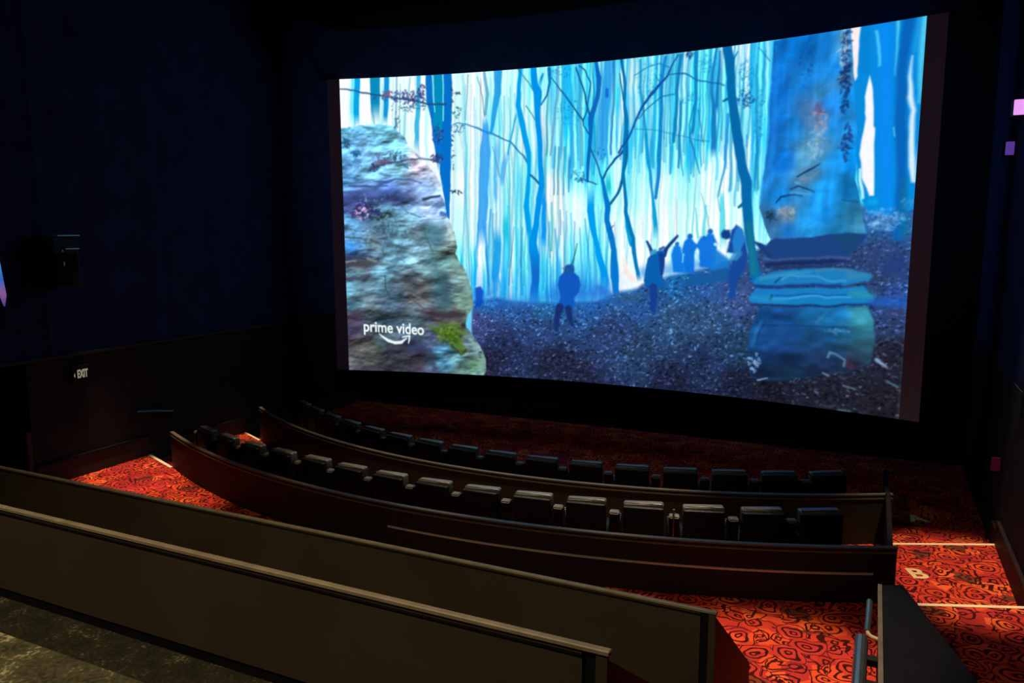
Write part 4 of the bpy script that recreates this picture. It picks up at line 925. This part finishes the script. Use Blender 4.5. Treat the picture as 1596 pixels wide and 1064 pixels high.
# left entry: stub wall in the recess
bm = NB(); bx(bm, -14.9, 8.0, Z(4.40), LX, 8.1, Z(3.38), .01, 1); o = link_mesh('stub_wall', bm, M_panel); tag(o, 'short brown half-height wall at the left edge below the exit sign', 'half wall')
bm = NB(); tube(bm, [(LX+.02, 10.12, Z(3.50)), (LX+.09, 10.12, Z(3.46)), (LX+.09, 10.5, Z(3.52)), (LX+.09, 10.95, Z(3.62)), (LX+.02, 10.97, Z(3.66))], .035)
o = link_mesh('handrail', bm, M_rail); tag(o, 'short black handrail on the left wall above the red carpet', 'handrail')
bm = NB(); tube(bm, [(1.80, 9.55, Z(4.05)), (1.70, 9.5, Z(3.88)), (1.70, 9.1, Z(3.84)), (1.70, 7.2, Z(3.3))], .022)
o = link_mesh('handrail', bm, M_capdark); tag(o, 'slim brown handrail at the right edge beside the stair carpet', 'handrail')

# ------------------------------------------------------------------ recliners
def xf(o, root): o.parent = root; return o
def make_recliner():
    r = empty('recliner', (0, 0, 0))
    def part(nm, bm, m=M_leather, smooth=True, par=None):
        o = link_mesh(nm, bm, m, par or r, smooth); return o
    bm = NB(); bx(bm, -.27, -.30, .0, .27, .42, .14, .01, 1); part('base', bm, M_post, False)
    bm = NB(); bx(bm, -.28, -.22, .30, .28, .40, .47, .045, 3); part('seat', bm)
    bm = NB(); bx(bm, -.27, .40, .10, .27, .48, .44, .03, 3); part('footrest', bm)
    rot = Matrix.Rotation(math.radians(8), 3, 'X')
    bm = NB(); bx(bm, -.27, -.36, .14, .27, -.29, .925, .022, 3, None); part('backrest', bm)
    bm = NB()
    bx(bm, -.265, -.285, .40, .265, -.13, .62, .04, 3); bx(bm, -.265, -.285, .61, .265, -.13, .80, .04, 3)
    part('lumbar_pad', bm)
    bm = NB(); bx(bm, -.268, -.283, .775, .268, -.15, .965, .038, 4)
    for v in bm.verts:
        if v.co.z > .94: v.co.z += .012*math.sin(v.co.x*34)*.5-.010*(v.co.x/.27)**2
    o = part('headrest', bm, M_leather2)
    bm = NB(); tube(bm, [(-.25, -.288, .955), (0, -.288, .96), (.25, -.288, .955)], .007, 6); part('piping', bm, M_leather2, True, o)
    return r
def armrest_bm():
    bm = NB(); sideprism(bm, [(-.36, .1), (.38, .1), (.38, .56), (.30, .60), (-.10, .60), (-.22, .80), (-.26, .845), (-.34, .845), (-.36, .82)], -.065, .065)
    bmesh.ops.bevel(bm, geom=[e for e in bm.edges], offset=.012, segments=2, affect='EDGES'); bmesh.ops.recalc_face_normals(bm, faces=bm.faces); bm.normal_update(); return bm
AR = armrest_bm(); ar_me = bpy.data.meshes.new('armrest'); 
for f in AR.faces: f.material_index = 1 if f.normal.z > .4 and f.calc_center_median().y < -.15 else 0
AR.to_mesh(ar_me); AR.free(); ar_me.materials.append(M_leather); ar_me.materials.append(M_leather2)
cup = NB()
for k in range(16):
    a, b = k*math.pi/8, (k+1)*math.pi/8
    vv = [cup.verts.new((rr_*math.cos(t), rr_*math.sin(t), z)) for t in (a, b) for rr_, z in ((.045, 0), (.045, .008), (.036, .008), (.036, -.0))]
    for i in range(4): cup.faces.new((vv[i], vv[(i+1) % 4], vv[4+(i+1) % 4], vv[4+i]))
cup_me = bpy.data.meshes.new('cup_holder'); cup.to_mesh(cup_me); cup.free(); cup_me.materials.append(M_steel)
def add_arm(root, x):
    o = bpy.data.objects.new('armrest', ar_me); COL.objects.link(o); o.parent = root; o.location = (x, 0, 0)
    c = bpy.data.objects.new('cup_holder', cup_me); COL.objects.link(c); c.parent = o; c.location = (0, .22, .602)
    return o
proto = make_recliner(); add_arm(proto, -.383)
def copy_tree(o, parent=None):
    c = o.copy(); COL.objects.link(c); c.parent = parent
    for ch in list(o.children): copy_tree(ch, c)
    return c
ORD = ['first', 'second', 'third', 'fourth', 'fifth', 'sixth', 'seventh', 'eighth', 'ninth', 'tenth', 'eleventh', 'twelfth', 'thirteenth', 'fourteenth', 'fifteenth', 'sixteenth']
TB = [t+1.08 for t in (22.18, 18.98, 15.72, 12.33, 9.01, 5.75, 2.41, -.95, -4.33, -7.71, -11.09, -14.47, -17.85, -21.23, -24.61)]
TA = [26.4-3.90*k for k in range(16)]
first = True
for row, (TH, r_, d_, rn) in enumerate(((TB, 13.02, DB, 'nearer'), (TA, 10.92, DA, 'farther'))):
    for k, t in enumerate(TH):
        s = proto if first else copy_tree(proto); first = False
        a = math.radians(t); rx = max(0, k-10)*.07*(1-row)
        s.location = (CX-.25*(1-row)+(r_+rx)*math.sin(a), CY-.05*(1-row)-(r_+rx)*math.cos(a), Z(d_)); s.rotation_euler = (0, 0, a)
        if k == 0:
            lab = 'black leather recliner at the right-hand end of the %s curved row' % rn
        elif k == len(TH)-1: lab = 'black leather recliner at the left-hand end of the %s curved row' % rn
        else: lab = 'black leather recliner, %s from the right in the %s curved row' % (ORD[k], rn)
        tag(s, lab, 'recliner', 'black recliners in the %s row' % rn)
        if row == 1: s.scale = (1, 1, 1.0)
bm = NB(); bx(bm, -.012, -.012, 0, .012, .012, .93); a = math.radians(14.02)
o = link_mesh('divider_post', bm, M_metal); o.location = (CX+13.36*math.sin(a), CY-13.36*math.cos(a), Z(DB)); tag(o, 'thin grey post between two recliners of the nearer row', 'post')

# ------------------------------------------------------------------ wall fittings
sp_ = empty('wall_speaker', (LX, 8.75, Z(.9))); tag(sp_, 'black box speaker on the navy cloth of the left wall', 'speaker')
bm = NB(); bx(bm, LX+.10, 8.42, Z(.93), LX+.52, 8.87, Z(.05), .02, 2)
def addp(nm, bm, m, root):
    o = link_mesh(nm, bm, m); o.parent = root; o.matrix_parent_inverse = Matrix.Translation(-root.location); return o
addp('cabinet', bm, M_speaker, sp_)
bm = NB(); bx(bm, LX+.02, 8.5, Z(.035), LX+.54, 8.9, Z(.02)); bx(bm, LX+.535, 8.62, Z(.26), LX+.55, 8.87, Z(.245)); addp('bracket', bm, M_metal, sp_)
bm = NB(); bx(bm, LX+.525, 8.45, Z(.88), LX+.535, 8.84, Z(.32)); addp('grille', bm, M_black, sp_)
bm = NB(); bx(bm, LX+.53, 8.565, Z(.54), LX+.545, 8.59, Z(.46), .005, 1); bx(bm, LX+.53, 8.56, Z(.30), LX+.54, 8.575, Z(.27)); addp('bolt', bm, M_metal, sp_)

es = empty('exit_sign', (LX, 9.1, Z(2.6))); tag(es, 'small dark exit sign with pale lettering and arrow on the left wall', 'sign')
bm = NB(); bx(bm, LX, 8.86, Z(2.66), LX+.10, 9.18, Z(2.36), .006, 1); addp('sign_box', bm, M_speaker, es)
MT = Matrix(((0, 0, 1, LX+.104), (1, 0, 0, 9.05), (0, 1, 0, Z(2.515)), (0, 0, 0, 1)))
o = text_obj('lettering', 'EXIT', .20, M_exit, .003, MT @ Matrix.Scale(.50, 4, (1, 0, 0)), bold=.008); o.parent = es; o.matrix_parent_inverse = Matrix.Translation(-es.location)
bm = NB(); sideprism(bm, [(8.88, Z(2.525)), (8.905, Z(2.485)), (8.905, Z(2.565))], LX+.10, LX+.105); addp('arrow', bm, M_exit, es)

def wedge_mat():
    m = mat('blue_to_violet_glow', (.1, .1, .2), .5); nt = m.node_tree; b = nt.nodes['Principled BSDF']
    tc = nt.nodes.new('ShaderNodeTexCoord'); sx = nt.nodes.new('ShaderNodeSeparateXYZ'); nt.links.new(tc.outputs['Generated'], sx.inputs[0])
    r = nt.nodes.new('ShaderNodeValToRGB'); e = r.color_ramp.elements; e[0].position = 0; e[0].color = (.06, .04, .25, 1); e[1].position = 1; e[1].color = (.25, .55, .75, 1)
    for p, c in ((.12, (.25, .10, .30)), (.25, (.03, .12, .5)), (.45, (.04, .35, .75))):
        k = e.new(p); k.color = (*c, 1)
    nt.links.new(sx.outputs[2], r.inputs[0]); nt.links.new(r.outputs[0], b.inputs['Emission Color']); b.inputs['Emission Strength'].default_value = .9
    return m
bm = NB(); sideprism(bm, [(7.81, Z(1.18)), (7.85, Z(1.0)), (7.77, Z(.2)), (7.66, Z(-.6)), (7.56, Z(-.6)), (7.68, Z(.4)), (7.76, Z(1.0))], LX+.04, LX+.08)
o = link_mesh('wall_light', bm, wedge_mat()); tag(o, 'tapering blue and violet light on the left wall, built as a glowing wedge', 'wall lamp')  # wash of light on the wall, made as a glowing solid
def sconce(x0, x1, y, d0, d1, m, label):
    r = empty('wall_light', (x1, y, Z(d1))); tag(r, label, 'wall lamp', 'small square lamps on the right wall')
    bm = NB(); bx(bm, x0, y, Z(d1), x1, y+.05, Z(d0), .006, 1); addp('lens', bm, m, r)
    bm = NB(); bx(bm, x0-.004, y+.05, Z(d1)-.01, x1, y+.30, Z(d0)+.01); addp('housing', bm, M_speaker, r)
sconce(1.645, RX-.01, 13.0, -1.815, -1.61, M_pink, 'bright pink square wall lamp, upper one at the right edge')
sconce(1.745, RX-.02, 14.3, -1.37, -1.17, M_purple, 'dim purple wall lamp, lower one near the right edge')
bm = NB(); bx(bm, 1.745, 13.0, Z(3.53), RX-.02, 13.05, Z(3.33), .006, 1); o = link_mesh('red_glow_box', bm, M_redl); tag(o, 'glowing box added for the dim dark red patch low on the right wall', 'wall lamp')  # made-up glowing box in place of a red patch by the wall
for x, y, tx, ty, w, s, wh in LAMPS:
    bm = NB()
    for k in range(20):
        a, b = k*math.pi/10, (k+1)*math.pi/10
        vv = [bm.verts.new((q*math.cos(t), q*math.sin(t), z)) for t in (a, b) for q, z in ((.16, 0), (.16, -.08), (.13, -.08), (.13, 0))]
        for i in range(4): bm.faces.new((vv[i], vv[(i+1) % 4], vv[4+(i+1) % 4], vv[4+i]))
    o = link_mesh('ceiling_lamp', bm, M_speaker); o.location = (x, y, CEIL); tag(o, 'round recessed ceiling lamp above the ' + wh, 'ceiling lamp', 'ceiling lamps over the aisles')
